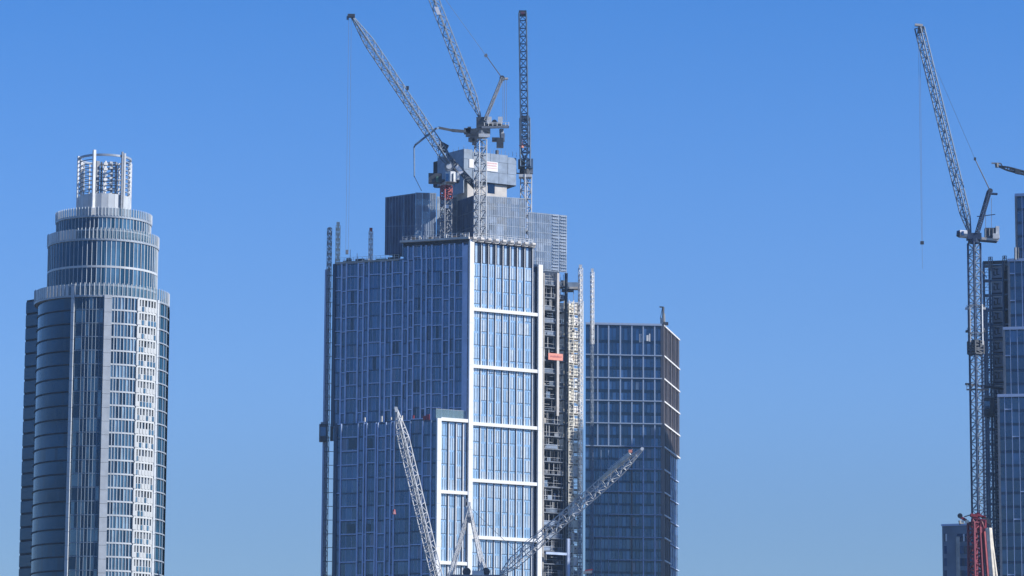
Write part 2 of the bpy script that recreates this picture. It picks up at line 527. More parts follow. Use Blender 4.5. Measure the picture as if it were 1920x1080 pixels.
# ================================================================== CITY TOWER (centre)
AL, AR = -70.0, 61.0
AF = AR                                     # direction in which the bright face recedes
E = flat(P(880, 600, 1000))
def citytower():
    G = along(E, AL, 627, 620)
    Fp = along(E, AR, 1010, 600)
    R0 = along(E, AR, 886, 600)
    R1 = along(E, AR, 997, 600)
    E2 = along(E, AR, 819, 900)              # nearer corner of the lower wing
    G2 = along(E2, AL, 630, 900)
    T1 = along(E, AL, 756, 520)              # where the tall part of the left face starts
    eR = (Fp - E).normalized(); nR = V((eR.y, -eR.x, 0))
    eL = (E - G).normalized(); nL = V((eL.y, -eL.x, 0))
    if nL.y > 0: nL = -nL
    if nR.y > 0: nR = -nR
    root = thing('city_tower', 'tallest blue glass skyscraper with a white framed bright face, cranes on its unfinished top', 'skyscraper', E)
    zlow = zat(880, 1130, 1000)
    zt1 = zat(690, 492, T1.y + 4)            # left shoulder roof
    zt2 = zat(880, 447, 1000)                # crown roof
    zt3 = zat(819, 786, E2.y)                # lower wing roof
    step = 3.93
    back = V((.25, 1, 0)).normalized()
    # bodies
    b = MB()
    ins = lambda p, d: p + d
    inn = (-nL - nR).normalized() * .5
    Gb = G - nL * 34; Fb = Fp - nR * 9 + V((0, 14, 0))
    b.prism([G - nL * .5, E + inn, Fp - nR * .5, Fb, Gb], 0, zt1 - .3, 'spandrel_navy', 'concrete')
    b.prism([T1 - nL * .5, E + inn, Fp - nR * .5 - eR * 1.5, Fp - nR * 12, T1 - nL * 18], zt1 - .3, zt2 - .3, 'spandrel_navy', 'concrete')
    E2i = E2 + inn
    b.prism([G2 - nL * .5, E2i, E - nR * .5, E - nR * 5, G - nL * .6], 0, zt3 - .25, 'spandrel_navy', 'concrete')
    b.build('building_core', root)
    # ---- dark face, upper
    us = [640, 649, 671, 681, 691, 714, 722.5, 735, 755, 765, 775, 790, 799, 810, 830, 842.5, 852.5, 868]
    pan = (('glass_deep', 10), ('glass_mid', 12), ('glass_soft', 4), ('glass_black', 2), ('glass_blind', 1))
    zsL = levels(zt1, step, zt3 - 1)
    cutsL = [c for c in fracs(G, E, us, 620)]
    st = [0, -.5, 0, -.4, .25, .5, 0, .3, .7, -.6, .2, 1.4, .3, .9, .6, -.5, .4, 0, .2]
    curtain(root, G, E, zsL, cutsL, pan, 'fin_blue', .40, .30, .40, 'spandrel_navy', 'transom_blue', .7, .26, .16, n=nL, split=1.6, stagger=st)
    # upper part of the left face above the shoulder
    zsU = levels(zt2 - 1.15, step, zt1 + .1)
    zsU[0] = zt1
    cu = fracs(T1, E, [765, 775, 790, 799, 810, 830, 842.5, 852.5, 868], 520)
    curtain(root, T1, E, zsU, cu, pan, 'fin_blue', .40, .30, .40, 'spandrel_navy', 'transom_blue', .75, .26, .16, n=nL, split=1.6)
    # plain lavender corner strip
    c = MB()
    q0 = along(E, AL, 868.5, 600); q1 = along(E, AL, 877, 600)
    c.box(((q0 + q1) / 2 + nL * .18) + V((0, 0, (zt3 + zt2 - 2) / 2)), (q1 - q0) / 2, nL * .2, V((0, 0, (zt2 - 2 - zt3) / 2)), 'fin_blue')
    c.build('corner_strip', root)
    # ---- dark face, lower wing
    us2 = [639, 671, 682, 687, 704, 708, 723, 732.5, 739, 769, 792, 808]
    cut2 = fracs(G2, E2, us2, 900)
    zs2 = levels(zt3 - .3, step, zlow)
    curtain(root, G2, E2, zs2, cut2, (('glass_deep', 12), ('glass_mid', 14), ('glass_soft', 4), ('glass_blind', 1)), 'fin_blue', .34, .36, .5, 'spandrel_navy', 'transom_blue', .45, .3, .12, n=nL, split=1.5,
            stagger=[0, .2, .6, 0, .9, .4, 0, .7, .1, .5, 1.1, .3, 0])
    w = MB()
    for u, v in ((661, 832), (693, 832), (658, 992), (690, 992)):
        q = along(G2, 180 + AL, u, v)
        z = zat(u, v, q.y)
        w.box(q + nL * .06 + V((0, 0, z)), eL * (1.2 if u < 670 else .8), nL * .05, V((0, 0, 1.5)), 'glass_black')
    w.build('open_window', root)
    # ---- bright face
    zsR = levels(zat(940, 497, 1005), step, zlow)
    usR = [900, 913.5, 927, 940.5, 954, 967.5, 981.5]
    cR = fracs(R0, R1, usR, 700)
    pr = (('clear_blue', 5), ('clear_pale', 6), ('clear_curtain', 4))
    curtain(root, R0, R1, zsR, cR, pr, None, span_h=.55, span_k='clear_blue', transom='fin_dark', tr_p=.55, tr_h=.10, tr_d=.05, n=nR, split=.75)
    L = (R1 - R0).length
    eRR = (R1 - R0).normalized()
    for c in [0.0] + cR + [1.0]:
        f = MB()
        z0, z1 = zlow, zt2 - .5
        p = R0 + eRR * (c * L)
        f.box(p + nR * .1 + V((0, 0, (z0 + z1) / 2)), eRR * .085, nR * .12, V((0, 0, (z1 - z0) / 2)), 'fin_dark')
        f.box(p + eRR * .24 + nR * .05 + V((0, 0, (z0 + z1) / 2)), eRR * .09, nR * .06, V((0, 0, (z1 - z0) / 2)), 'fin_white')
        f.build('fin', root)
    # louvre band under the crown of the bright face
    lv = MB()
    zl0 = zsR[-1]; zl1 = zt2 - 1.2
    lv.box((R0 + R1) / 2 - nR * .15 + V((0, 0, (zl0 + zl1) / 2)), eRR * (L / 2), nR * .1, V((0, 0, (zl1 - zl0) / 2)), 'glass_black')
    ncut = [0.0] + cR + [1.0]
    for j in range(len(ncut) - 1):
        a = R0 + eRR * (ncut[j] * L + .7); bb = R0 + eRR * (ncut[j] * L + 1.35)
        lv.box((a + bb) / 2 + nR * .02 + V((0, 0, (zl0 + zl1) / 2)), (bb - a) / 2, nR * .05, V((0, 0, (zl1 - zl0) / 2)), 'clear_pale')
    for j in range(22):
        z = zl0 + (zl1 - zl0) * j / 22
        lv.box((R0 + R1) / 2 - nR * .03 + V((0, 0, z)), eRR * (L / 2), nR * .04, V((0, 0, .05)), 'fin_dark')
    lv.build('louvre_band', root)
    for j in range(9):
        p = R0 + eRR * (L * j / 8.0 - .1)
        cp = MB()
        cp.box(p + nR * .35 + V((0, 0, zt2 - .35)), eRR * .62, nR * .75, V((0, 0, .55)), 'concrete_pale')
        cp.cyl(p + nR * 1.05 + V((0, 0, zt2 - .1)) - eRR * .55, p + nR * 1.05 + V((0, 0, zt2 - .1)) + eRR * .55, .5, 'concrete_pale', 10)
        cp.build('fin_cap', root)
    # ---- white exoskeleton frame
    def post(p, z0, z1, w=1.35, d=.9, k='white_frame'):
        m = MB(); e, nn = eR, nR
        z = z1
        while z > z0:
            za = max(z0, z - 12)
            m.box(p + nn * (d / 2) + V((0, 0, (z + za) / 2)), e * (w / 2), nn * (d / 2), V((0, 0, (z - za) / 2 - .02)), k)
            z = za
        m.build('frame_post', root)
    def beam(p, q, z, h=.95, d=.75):
        m = MB()
        m.box((p + q) / 2 + nR * (d / 2) + V((0, 0, z)), (q - p) / 2, nR * (d / 2), V((0, 0, h / 2)), 'white_frame')
        m.build('frame_beam', root)
    pE = along(E, AR, 881, 700); pF = along(E, AR, 1010.5, 700); pG = along(E, AR, 820.5, 900)
    post(pE, zlow, zt2 - .4)
    post(pF, zlow, zat(1011, 497, pF.y), 1.4)
    post(pG, zlow, zt3 + .25, 1.3)
    thin = along(E, AR, 1001.5, 600)
    tm = MB(); zz1 = zat(1001, 510, thin.y)
    tm.box(thin - nR * .6 + V((0, 0, (zlow + zz1) / 2)), eR * .3, nR * .3, V((0, 0, (zz1 - zlow) / 2)), 'concrete_pale')
    tm.build('column', root)
    ea = pE + eR * .70; eb = pF - eR * .72
    for v in (580.5, 687.5, 795, 901, 1007.5):
        beam(ea, eb, zat(890, v, pE.y + 1))
    ga = pG + eR * .67; gb = pE - eR * .70
    for v in (787, 923, 1056):
        beam(ga, gb, zat(826, v, pG.y) + .2)
    # bright glazing of the lower wing
    W0 = along(E, AR, 825, 900); W1 = along(E, AR, 874, 900)
    zsW = levels(zt3 - .6, step, zlow)
    cw = fracs(W0, W1, [839, 853, 866], 900)
    curtain(root, W0, W1, zsW, cw, (('clear_blue', 5), ('clear_pale', 5), ('clear_curtain', 3)), None, span_h=.5, span_k='clear_blue', transom='fin_dark', tr_p=.5, tr_h=.1, tr_d=.05, n=nR, split=.75)
    LW = (W1 - W0).length
    for c in cw:
        f = MB(); p = W0 + eRR * (c * LW); z1 = zsW[-1]
        f.box(p + nR * .1 + V((0, 0, (zlow + z1) / 2)), eRR * .10, nR * .12, V((0, 0, (z1 - zlow) / 2)), 'fin_dark')
        f.box(p + eRR * .36 + nR * .06 + V((0, 0, (zlow + z1) / 2)), eRR * .15, nR * .08, V((0, 0, (z1 - zlow) / 2)), 'fin_white')
        f.build('fin', root)
    # terrace balustrade on the lower wing
    t = MB()
    q0 = along(E, AR, 818, 775); q1 = along(E, AR, 874, 775)
    t.box((q0 + q1) / 2 + V((0, 0, zt3 + 1.5)) - nR * .2, (q1 - q0) / 2, nR * .03, V((0, 0, 1.4)), 'balustrade_glass')
    t.box((q0 + q1) / 2 + V((0, 0, zt3 + 2.95)) - nR * .2, (q1 - q0) / 2, nR * .06, V((0, 0, .06)), 'alu')
    t.build('balustrade', root)
    # shoulder roof edge, crown edge, guard rails
    def edge(a, bq, z, n, h, d, k, nm):
        m = MB()
        m.box((a + bq) / 2 + n * (d / 2 - .1) + V((0, 0, z)), (bq - a) / 2, n * (d / 2), V((0, 0, h / 2)), k)
        m.build(nm, root)
    sh = along(E, AL, 748, 490)
    edge(G, sh, zt1 + .25, nL, .5, .5, 'concrete', 'roof_edge')
    edge(T1 - eL * .8, E, zt2 + .1, nL, .6, 1.1, 'concrete_pale', 'roof_edge')
    edge(T1, E, zt2 - .75, nL, .9, .45, 'dark_void', 'eaves_gap')
    def rail(a, bq, z, n=12, h=1.2, k='steel_white'):
        m = MB()
        for i in range(n + 1):
            p = a.lerp(bq, i / n)
            m.bar(p + V((0, 0, z)), p + V((0, 0, z + h)), .09, k)
        for f in (.5, 1):
            m.bar(a + V((0, 0, z + h * f)), bq + V((0, 0, z + h * f)), .07, k)
        m.build('guard_rail', root)
    for i in range(26):
        f = random.random()
        q = T1.lerp(E, f) + nL * random.uniform(-1.5, .5)
        m = MB()
        h = random.uniform(.15, .75)
        m.box(q + V((0, 0, zt2 + .2 + h)), eL * random.uniform(.15, .8), nL * .2, V((0, 0, h)), random.choice(['concrete_pale', 'steel_grey', 'concrete', 'steel_dark', 'board_timber', 'steel_white']))
        m.build('site_clutter', root)
    rail(T1 + nL * .6, E + nL * .6, zt2 + .4, 16)
    rail(R0 + nR * .3, R1 + nR * .3, zt2 + .2, 14)
    rail(G + nL * .1, sh + nL * .1, zt1 + .5, 14)
    # caps on the lower wing fins (bolts, drums on the wing roof)
    for u in (683, 714, 732, 752, 774, 795, 802):
        q = along(G2, 180 + AL, u, 785)
        m = MB()
        m.box(q - nL * .4 + V((0, 0, zt3 + .55 + random.random() * .3)), eL * random.uniform(.15, .4), nL * .25, V((0, 0, random.uniform(.4, .9))), random.choice(['concrete_pale', 'steel_white', 'steel_red']))
        m.build('roof_bracket', root)
    # shoulder roof clutter
    for u, w_, h_, k in ((645, 2.2, 1.2, 'concrete'), (652, 1.2, 1.6, 'steel_dark'), (660, 3, .9, 'concrete_pale'), (672, 2.4, 1.3, 'dark_void'), (682, 2.0, 1.0, 'concrete'), (712, 3.2, 1.0, 'board_green'), (730, 2.5, 1.4, 'steel_dark'), (741, 2.0, 2.0, 'dark_void')):
        q = along(E, AL, u, 490) - nL * random.uniform(.8, 2.5)
        m = MB()
        m.box(q + V((0, 0, zt1 + h_ / 2)), eL * (w_ / 2), nL * .6, V((0, 0, h_ / 2)), k)
        m.build('roof_plant', root)
    for u, v in ((655, 468), (668, 475), (690, 472)):
        q = along(E, AL, u, 490) - nL * .6
        m = MB()
        m.bar(q + V((0, 0, zt1)), V((q.x, q.y, zat(u, v, q.y))), .14, 'steel_white')
        m.build('roof_pole', root)
    # edge strip at the far left of the dark faces
    m = MB()
    for (p, z0, z1) in ((G, zt3, zt1), (G2, zlow, zt3)):
        m.box(p - eL * .15 + nL * .1 + V((0, 0, (z0 + z1) / 2)), eL * .45, nL * .3, V((0, 0, (z1 - z0) / 2)), 'spandrel_navy')
    m.build('corner_strip', root)
    # ---- unfinished open floors at the right
    S0 = along(V((P(1008, 760, 1041).x, 1041, 0)), AR, 1012, 760)
    S1 = along(S0, AR, 1064, 760)
    eS = (S1 - S0).normalized()
    ztop = zat(1030, 497, S0.y)
    bk = MB()
    D = 5.0
    bk.prism([S0 - nR * D, S1 - nR * D, S1 - nR * 24, S0 - nR * 24], 0, ztop, 'back_wall')
    S2 = along(S1, AR, 1099, 760)
    bk.prism([S1 - nR * (D + 3), S2 - nR * (D + 3), S2 - nR * 20, S1 - nR * 24], 0, zat(1080, 566, S1.y + 6), 'back_wall')
    bk.build('core_wall', root)
    zsS = levels(zat(1020, 532, S0.y), 3.75, zlow)
    LS = (S1 - S0).length
    for i, z in enumerate(zsS):
        s = MB()
        s.prism([S0, S1, S1 - nR * D, S0 - nR * D], z - .26, z, 'slab_grey')
        so = s.build('floor_slab', root)
        cl = MB()
        for _ in range(9):
            f = random.uniform(.03, .95); d = random.uniform(.6, 4); h = random.uniform(.3, 2.2)
            cl.box(S0 + eS * (LS * f) - nR * d + V((0, 0, z + h / 2)), eS * random.uniform(.1, .8), nR * .2, V((0, 0, h / 2)),
                   random.choice(['slab_grey', 'concrete', 'back_wall', 'steel_grey', 'steel_blue', 'form_panel', 'screen_mesh', 'steel_dark']))
        for _ in range(11):
            f = random.uniform(.03, .97)
            q = S0 + eS * (LS * f) - nR * .5
            cl.bar(q + V((0, 0, z)), q + V((0, 0, z + 3.5)), .09, random.choice(['steel_grey', 'steel_white', 'steel_dark']))
        for hh in (.55, 1.9, 2.7):
            if random.random() < .6:
                f0 = random.uniform(0, .6); f1 = f0 + random.uniform(.15, .4)
                cl.bar(S0 + eS * (LS * f0) - nR * .4 + V((0, 0, z + hh)), S0 + eS * (LS * f1) - nR * .4 + V((0, 0, z + hh)), .07, random.choice(['steel_grey', 'screen_rib', 'steel_white']))
        if random.random() < .5:
            f0 = random.uniform(0, .5)
            cl.box(S0 + eS * (LS * (f0 + .2)) - nR * .3 + V((0, 0, z + .7)), eS * (LS * .2), nR * .02, V((0, 0, .6)), random.choice(['screen_net', 'screen_mesh']))
        cl.bar(S0 - nR * .15 + V((0, 0, z + 1.1)), S1 - nR * .15 + V((0, 0, z + 1.1)), .06, 'steel_white')
        cl.build('site_clutter', so)
    for u, w_, k in ((1044.5, .75, 'concrete_pale'), (1018, .5, 'concrete'), (1060.5, .7, 'fin_dark')):
        q = along(S0, AR, u, 760) + nR * .12
        m = MB()
        z1 = zat(u, 512, q.y)
        z0 = zat(u, 780, q.y) if u == 1044.5 else zlow
        m.bar(q + V((0, 0, z0)), q + V((0, 0, z1)), w_, k, ref=nR)
        m.build('column', root)
    # low white framed corner at the foot of the open floors
    a = along(S0, AR, 1016, 1020) + nR * 2.2; bq = along(S0, AR, 1058, 1020) + nR * 2.2
    m = MB(); z1 = zat(1058, 1010, bq.y)
    m.bar(bq + V((0, 0, zlow)), bq + V((0, 0, z1)), .9, 'fin_blue')
    m.build('frame_post', root)
    m = MB(); z2 = zat(1036, 1037, a.y)
    m.bar(a + V((0, 0, z2)), bq + V((0, 0, z2)), .7, 'fin_blue')
    m.build('frame_beam', root)
    # concrete lift core rising above the crown
    K0 = flat(P(876, 400, 1013.5)); K1 = along(K0, AR, 950, 400)
    m = MB()
    zc = zat(880, 335, 1013)
    m.prism([K0, K1, K1 - nR * 9, K0 - nR * 9], zt2 - .5, zc, 'concrete_pale')
    mo = m.build('lift_core', root)
    d0 = along(K0, AR, 914.5, 352); d1 = along(K0, AR, 927.5, 352)
    m = MB()
    zd0 = zat(920, 362, d0.y); zd1 = zat(920, 338, d0.y)
    m.box((d0 + d1) / 2 + V((0, 0, (zd0 + zd1) / 2)), (d1 - d0) / 2, nR * .06, V((0, 0, (zd1 - zd0) / 2)), 'glass_black')
    m.build('core_opening', mo)
    return dict(root=root, nL=nL, nR=nR, eL=eL, eR=eR, zt1=zt1, zt2=zt2, zlow=zlow, K0=K0, K1=K1, S0=S0, S1=S1, eS=eS, zt3=zt3, G=G, G2=G2)

CT = citytower()
nR, nL, eR = CT['nR'], CT['nL'], CT['eR']

# ---- banner hung on the open floors
def banner():
    q0 = along(CT['S0'] + nR * .5, AR, 1028, 668); q1 = along(CT['S0'] + nR * .5, AR, 1055.5, 668)
    z = zat(1042, 668, q0.y)
    root = thing('site_banner', 'small salmon pink banner hung across the unfinished open floors', 'banner', q0 + V((0, 0, z - 1)))
    e = (q1 - q0).normalized(); Lb = (q1 - q0).length
    m = MB()
    m.box((q0 + q1) / 2 + V((0, 0, z)), (q1 - q0) / 2, nR * .05, V((0, 0, 1.0)), 'salmon')
    m.build('cloth', root)
    t = MB()
    x = .7
    while x < Lb - .7:
        w = random.uniform(.12, .32)
        t.box(q0 + e * (x + w / 2) + nR * .07 + V((0, 0, z + random.uniform(-.05, .12))), e * (w / 2), nR * .02, V((0, 0, random.uniform(.16, .3))), 'salmon_dark')
        x += w + .14
    t.build('lettering', root)
banner()

# ---- protection screens round the crown
def screen(A, B, z0a, z0b, z1a, z1b, label, rib=1.4, hbars=3, k='screen_mesh', louv=None):
    """upright perforated sheets from A to B, backed by posts"""
    A = flat(A); B = flat(B)
    e, n = outward(A, B)
    L = (B - A).length
    root = thing('protection_screen', label, 'screen', A + V((0, 0, z0a)), 'protection screens round the crown')
    nb = max(2, int(round(L / 2.4)))
    for i in range(nb):
        f0 = i / nb; f1 = (i + 1) / nb
        p = A.lerp(B, f0) + e * .03; q = A.lerp(B, f1) - e * .03
        za = z0a + (z0b - z0a) * f0; zb = z0a + (z0b - z0a) * f1
        ya = z1a + (z1b - z1a) * f0; yb = z1a + (z1b - z1a) * f1
        off = n * random.uniform(-.06, .06)
        m = MB()
        rows = max(2, int(round((ya - za) / 1.9)))
        for t in range(rows):
            t0, t1 = t / rows, (t + 1) / rows
            lo = [p + V((0, 0, za + (ya - za) * t0)), q + V((0, 0, zb + (yb - zb) * t0)), q + V((0, 0, zb + (yb - zb) * t1)), p + V((0, 0, za + (ya - za) * t1))]
            o2 = off + n * random.uniform(-.02, .02)
            vs = [x + o2 for x in lo] + [x + o2 - n * .08 for x in lo]
            kk = k if k == 'screen_shaded' else random.choice(['screen_net', 'screen_net', 'screen_net', 'screen_pale'] if k == 'screen_net' else [k, 'screen_pale', 'screen_mesh', 'screen_net', 'screen_net'])
            m.add(vs, [(0, 1, 2, 3), (7, 6, 5, 4), (0, 4, 5, 1), (1, 5, 6, 2), (2, 6, 7, 3), (3, 7, 4, 0)], kk)
        mo = m.build('sheet', root)
        rk = 'screen_mesh' if k == 'screen_shaded' else 'screen_rib'  # ribs of the shade-coloured screens take a darker tone too
        r = MB()
        nr = max(1, int(round((q - p).length / rib * 2)))
        for j in range(nr):
            c = p.lerp(q, (j + .5) / nr) + off + n * .05
            r.bar(c + V((0, 0, za + .05)), c + V((0, 0, (ya + yb) / 2 - .05)), .09, rk)
        for j in range(hbars + 1):
            t = j / hbars
            r.bar(p + off + n * .03 + V((0, 0, za + (ya - za) * t * .98 + .1)), q + off + n * .03 + V((0, 0, zb + (yb - zb) * t * .98 + .1)), .12, rk)
        if louv and f0 >= louv:
            for j in range(18):
                z = za + (ya - za) * (j + .5) / 18
                r.box((p + q) / 2 + off + n * .16 + V((0, 0, z)), (q - p) / 2 * .8, n * .14, V((0, 0, .09)), 'screen_rib')
        r.build('rib', mo)
    return root

zt2 = CT['zt2']
def zz(u, v, p): return zat(u, v, p.y)
s1a = flat(P(778, 420, 1009.5)); s1b = along(s1a, -54, 722, 420)
screen(s1b, s1a, zz(722, 478, s1b), zz(778, 484, s1a), zz(722, 370, s1b), zz(778, 362, s1a), 'screen wall overhanging the left shoulder roof, its shade painted in as dark navy', 1.8, 2, 'screen_shaded')
bx = MB()
s2b = flat(P(818, 400, 1010.5))
screen(s1a + V((.05, -.03, 0)), s2b, zt2 + .3, zt2 + .3, zz(778, 361, s1a), zz(818, 362, s2b), 'grey ribbed screen facing front between the dark overhang and the red mast', .9, 4)
s4a = flat(P(889, 400, 1007.5)); s4b = along(s4a, -26, 857, 400)
screen(s2b + V((.1, 2.4, 0)), s4b + V((-.05, .3, 0)), zt2 + .3, zt2 + .3, zz(818, 368, s2b + V((0, 2, 0))), zz(857, 370, s4b), 'recessed grey screen behind the red and white mast', 1.0, 4)
screen(s4b, s4a, zt2 + .3, zt2 + .3, zz(857, 377, s4b), zz(889, 366, s4a), 'narrow screen left of the middle mast, its shade painted in as dark navy', 1.6, 3, 'screen_shaded')
s5b = along(s4a, AR, 986, 400)
screen(s4a + V((.06, -.02, 0)), s5b, zt2 + .3, zt2 + .3, zz(889, 366, s4a), zz(986, 372, s5b), 'wide pale blue screen on the crown behind the middle mast', 1.2, 5)
s6a = flat(P(990, 450, 1017)); s6b = along(s6a, AR, 1063, 450)
screen(s6a, s6b, zz(990, 506, s6a), zz(1063, 511, s6b), zz(990, 397, s6a), zz(1063, 404, s6b), 'lower pale screen hanging past the crown edge, its right end louvred', 1.2, 6, 'screen_net', louv=.6)

# ---- jump formwork round the lift core
def formwork():
    J0 = flat(P(869.5, 310, 1012)); J1 = along(J0, AR, 968, 310)
    JL = along(J0, -38, 820, 310)
    e, n = outward(J0, J1)
    eL2, nL2 = outward(JL, J0)
    zb = zz(869, 337, J0); ztp = zz(869, 279, J0)
    root = thing('climbing_formwork', 'blue grey box of climbing formwork around the pale concrete core', 'formwork', J0 + V((0, 0, zb)))
    L = (J1 - J0).length
    nb = 6
    for i in range(nb):
        f0, f1 = i / nb, (i + 1) / nb
        p = J0.lerp(J1, f0) + e * .04; q = J0.lerp(J1, f1) - e * .04
        top = ztp if i < 1 else (ztp - .5 if i < 5 else ztp - 1.0)
        for (a, b) in ((zb, zb + 3.1), (zb + 3.16, zb + 6.2), (zb + 6.26, top)):
            m = MB()
            m.box((p + q) / 2 + n * random.uniform(-.08, .08) + V((0, 0, (a + b) / 2)), (q - p) / 2, n * .1, V((0, 0, (b - a) / 2)), 'form_panel')
            m.build('form_panel', root)
    LL = (J0 - JL).length
    for i in range(3):
        p = JL.lerp(J0, i / 3) + eL2 * .05; q = JL.lerp(J0, (i + 1) / 3) - eL2 * .05
        m = MB()
        z0 = zb - (3.8 if i else 0)
        m.box((p + q) / 2 - nL2 * .1 + V((0, 0, (z0 + ztp - (0.6 if i == 0 else 0)) / 2)), (q - p) / 2, nL2 * .1, V((0, 0, (ztp - (0.6 if i == 0 else 0) - z0) / 2)), 'form_panel')
        m.build('form_panel', root)
    m = MB()
    m.prism([J0 - n * .2, J1 - n * .2, J1 - n * 11, JL - n * 2], zb - .15, zb + .1, 'steel_dark')
    m.build('work_platform', root)
    m = MB()
    m.prism([J0 - n * 1.0 + e * .3, J1 - n * 1.0 - e * .3, J1 - n * 10, JL - n * 2.5], zb + .2, ztp - 1.5, 'dark_void')
    m.build('inner_deck', root)
    # white sheet and printed banner
    def sheet(u0, u1, v0, v1, k, nm, d=.16):
        a = along(J0 + n * d, AR, u0, v0); b = along(J0 + n * d, AR, u1, v0)
        z1 = zz(u0, v0, a); z0 = zz(u0, v1, a)
        m = MB()
        m.box((a + b) / 2 + V((0, 0, (z0 + z1) / 2)), (b - a) / 2, n * .03, V((0, 0, (z1 - z0) / 2)), k)
        return m.build(nm, root), a, b, z0, z1
    sheet(880, 889, 298, 314, 'banner_white', 'white_sheet')
    o, a, b, z0, z1 = sheet(912, 933.5, 302, 320, 'banner_white', 'banner_sheet')
    t = MB()
    LB = (b - a).length
    for r in range(3):
        x = .3
        zc = z1 - .5 - r * .72
        while x < LB - .4:
            w = random.uniform(.12, .3)
            t.box(a + e * (x + w / 2) + n * .05 + V((0, 0, zc)), e * (w / 2), n * .012, V((0, 0, .2 if r < 2 else .1)), 'banner_pink')
            x += w + .12
    t.build('lettering', o)
    # guard posts on top
    m = MB()
    for i in range(15):
        p = J0.lerp(J1, i / 14)
        zt = ztp - .6
        m.bar(p + V((0, 0, zt)), p + V((0, 0, zt + random.uniform(.9, 1.9))), .07, 'steel_grey')
    for i in range(6):
        p = JL.lerp(J0, i / 5)
        m.bar(p + V((0, 0, ztp - .6)), p + V((0, 0, ztp + random.uniform(.2, 1.2))), .07, 'steel_dark')
    m.build('guard_rail', root)
    m = MB()
    q = along(J0 - n * .5, AR, 932, 285)
    m.box(q + V((0, 0, ztp - .2)), e * .4, n * .3, V((0, 0, 1.0)), 'steel_dark')
    m.build('power_unit', root)
formwork()

# ================================================================== HOISTS AND POLES
def beaded(u0, v0, u1, v1, Y, label, w=.9, k='scaffold_cream', k2='steel_dark', tip=None, bay=1.5, foot=None):
    p = P(u1, v1, Y); q = P(u0, v0, Y)
    p = V((q.x, Y, p.z))
    root = thing('hoist_mast', label, 'hoist mast', p, 'hoist masts of the building site')
    m = MB()
    m.lattice(p, q, w, w, bay, .13, .10, k, ref=(-.55, .83, 0))
    n = int((q.z - p.z) / bay)
    for i in range(n):
        z = p.z + (i + .5) * bay
        m.box((p.x, Y, z), (w * .35, w * .23, 0), (-w * .23, w * .35, 0), (0, 0, bay * .22), k)
    m.build('mast', root)
    if foot is not None:
        l = MB()
        l.lattice((p.x, Y, foot), p, w * .8, w * .8, bay, .11, .08, 'jib_blue')  # lower length in dark blue: shade painted into its colour
        l.build('lower_mast', root)
    c = MB()
    c.box(q + V((0, 0, .5)), (w * .5, 0, 0), (0, w * .5, 0), (0, 0, .5), tip or k)
    c.build('mast_cap', root)
    return root
beaded(634, 423, 634, 492, 1014, 'white beaded mast standing on the left shoulder roof', .9)
beaded(695.5, 434, 695.5, 492, 1012, 'mast with a red tip on the left shoulder roof', .85, 'steel_white', tip='steel_red')
beaded(1088.5, 503, 1088.5, 785, 1044, 'cream mast rising beside the scaffold tower behind the sign', .95, 'steel_white', foot=0)
beaded(1110.5, 510, 1110.5, 645, 1050, 'free standing white beaded mast before the dark bronze tower', .8, 'steel_white', foot=0)

def left_hoist():
    Y = 1016.0
    q = P(618, 428, Y)
    root = thing('side_hoist', 'tall hoist mast with a dark cabin clinging to the shaded left edge', 'hoist', (q.x, Y, 0))
    zb = CT['zlow'] - 3
    m = MB()
    m.lattice((q.x, Y, zb), (q.x, Y, q.z), .95, .95, 1.5, .14, .1, 'steel_grey', ref=(-.55, .83, 0))
    zmid = zat(618, 505, Y)
    z = zmid
    while z < q.z:
        m.box((q.x, Y, z), (.3, .2, 0), (-.2, .3, 0), (0, 0, .3), 'steel_white'); z += 1.5
    m.build('mast', root)
    s = MB()
    x0 = P(612, 800, Y).x
    s.box((q.x - .55, Y + .5, (zb + zmid) / 2), (.65, 0, 0), (0, .3, 0), (0, 0, (zmid - zb) / 2), 'fin_blue')
    s.prism([V((q.x - .3, Y - .3, 0)), V((q.x + .3, Y - .3, 0)), V((q.x + .3, Y + .3, 0)), V((q.x - .3, Y + .3, 0))], 0, zb, 'steel_grey')
    s.build('cable_duct', root)
    z = zb
    while z < zmid:
        t = MB()
        t.bar((q.x - .6, Y, z), (q.x + 2.6, Y, z), .16, 'steel_dark')
        t.build('wall_tie', root); z += 3.93
    c = MB()
    cc = P(606, 812, Y)
    c.box(cc, (1.1, 0, 0), (0, 1.1, 0), (0, 0, 2.5), 'steel_dark')
    c.box(cc + V((0, 0, 2.7)), (.7, 0, 0), (0, .9, 0), (0, 0, .35), 'steel_grey')
    c.box(cc + V((0, -1.12, .3)), (.8, 0, 0), (0, .04, 0), (0, 0, 1.3), 'glass_mid')
    c.box(cc + V((2.7, .3, 0)), (.7, 0, 0), (0, .7, 0), (0, 0, 2.2), 'steel_dark')
    c.build('cabin', root)
left_hoist()

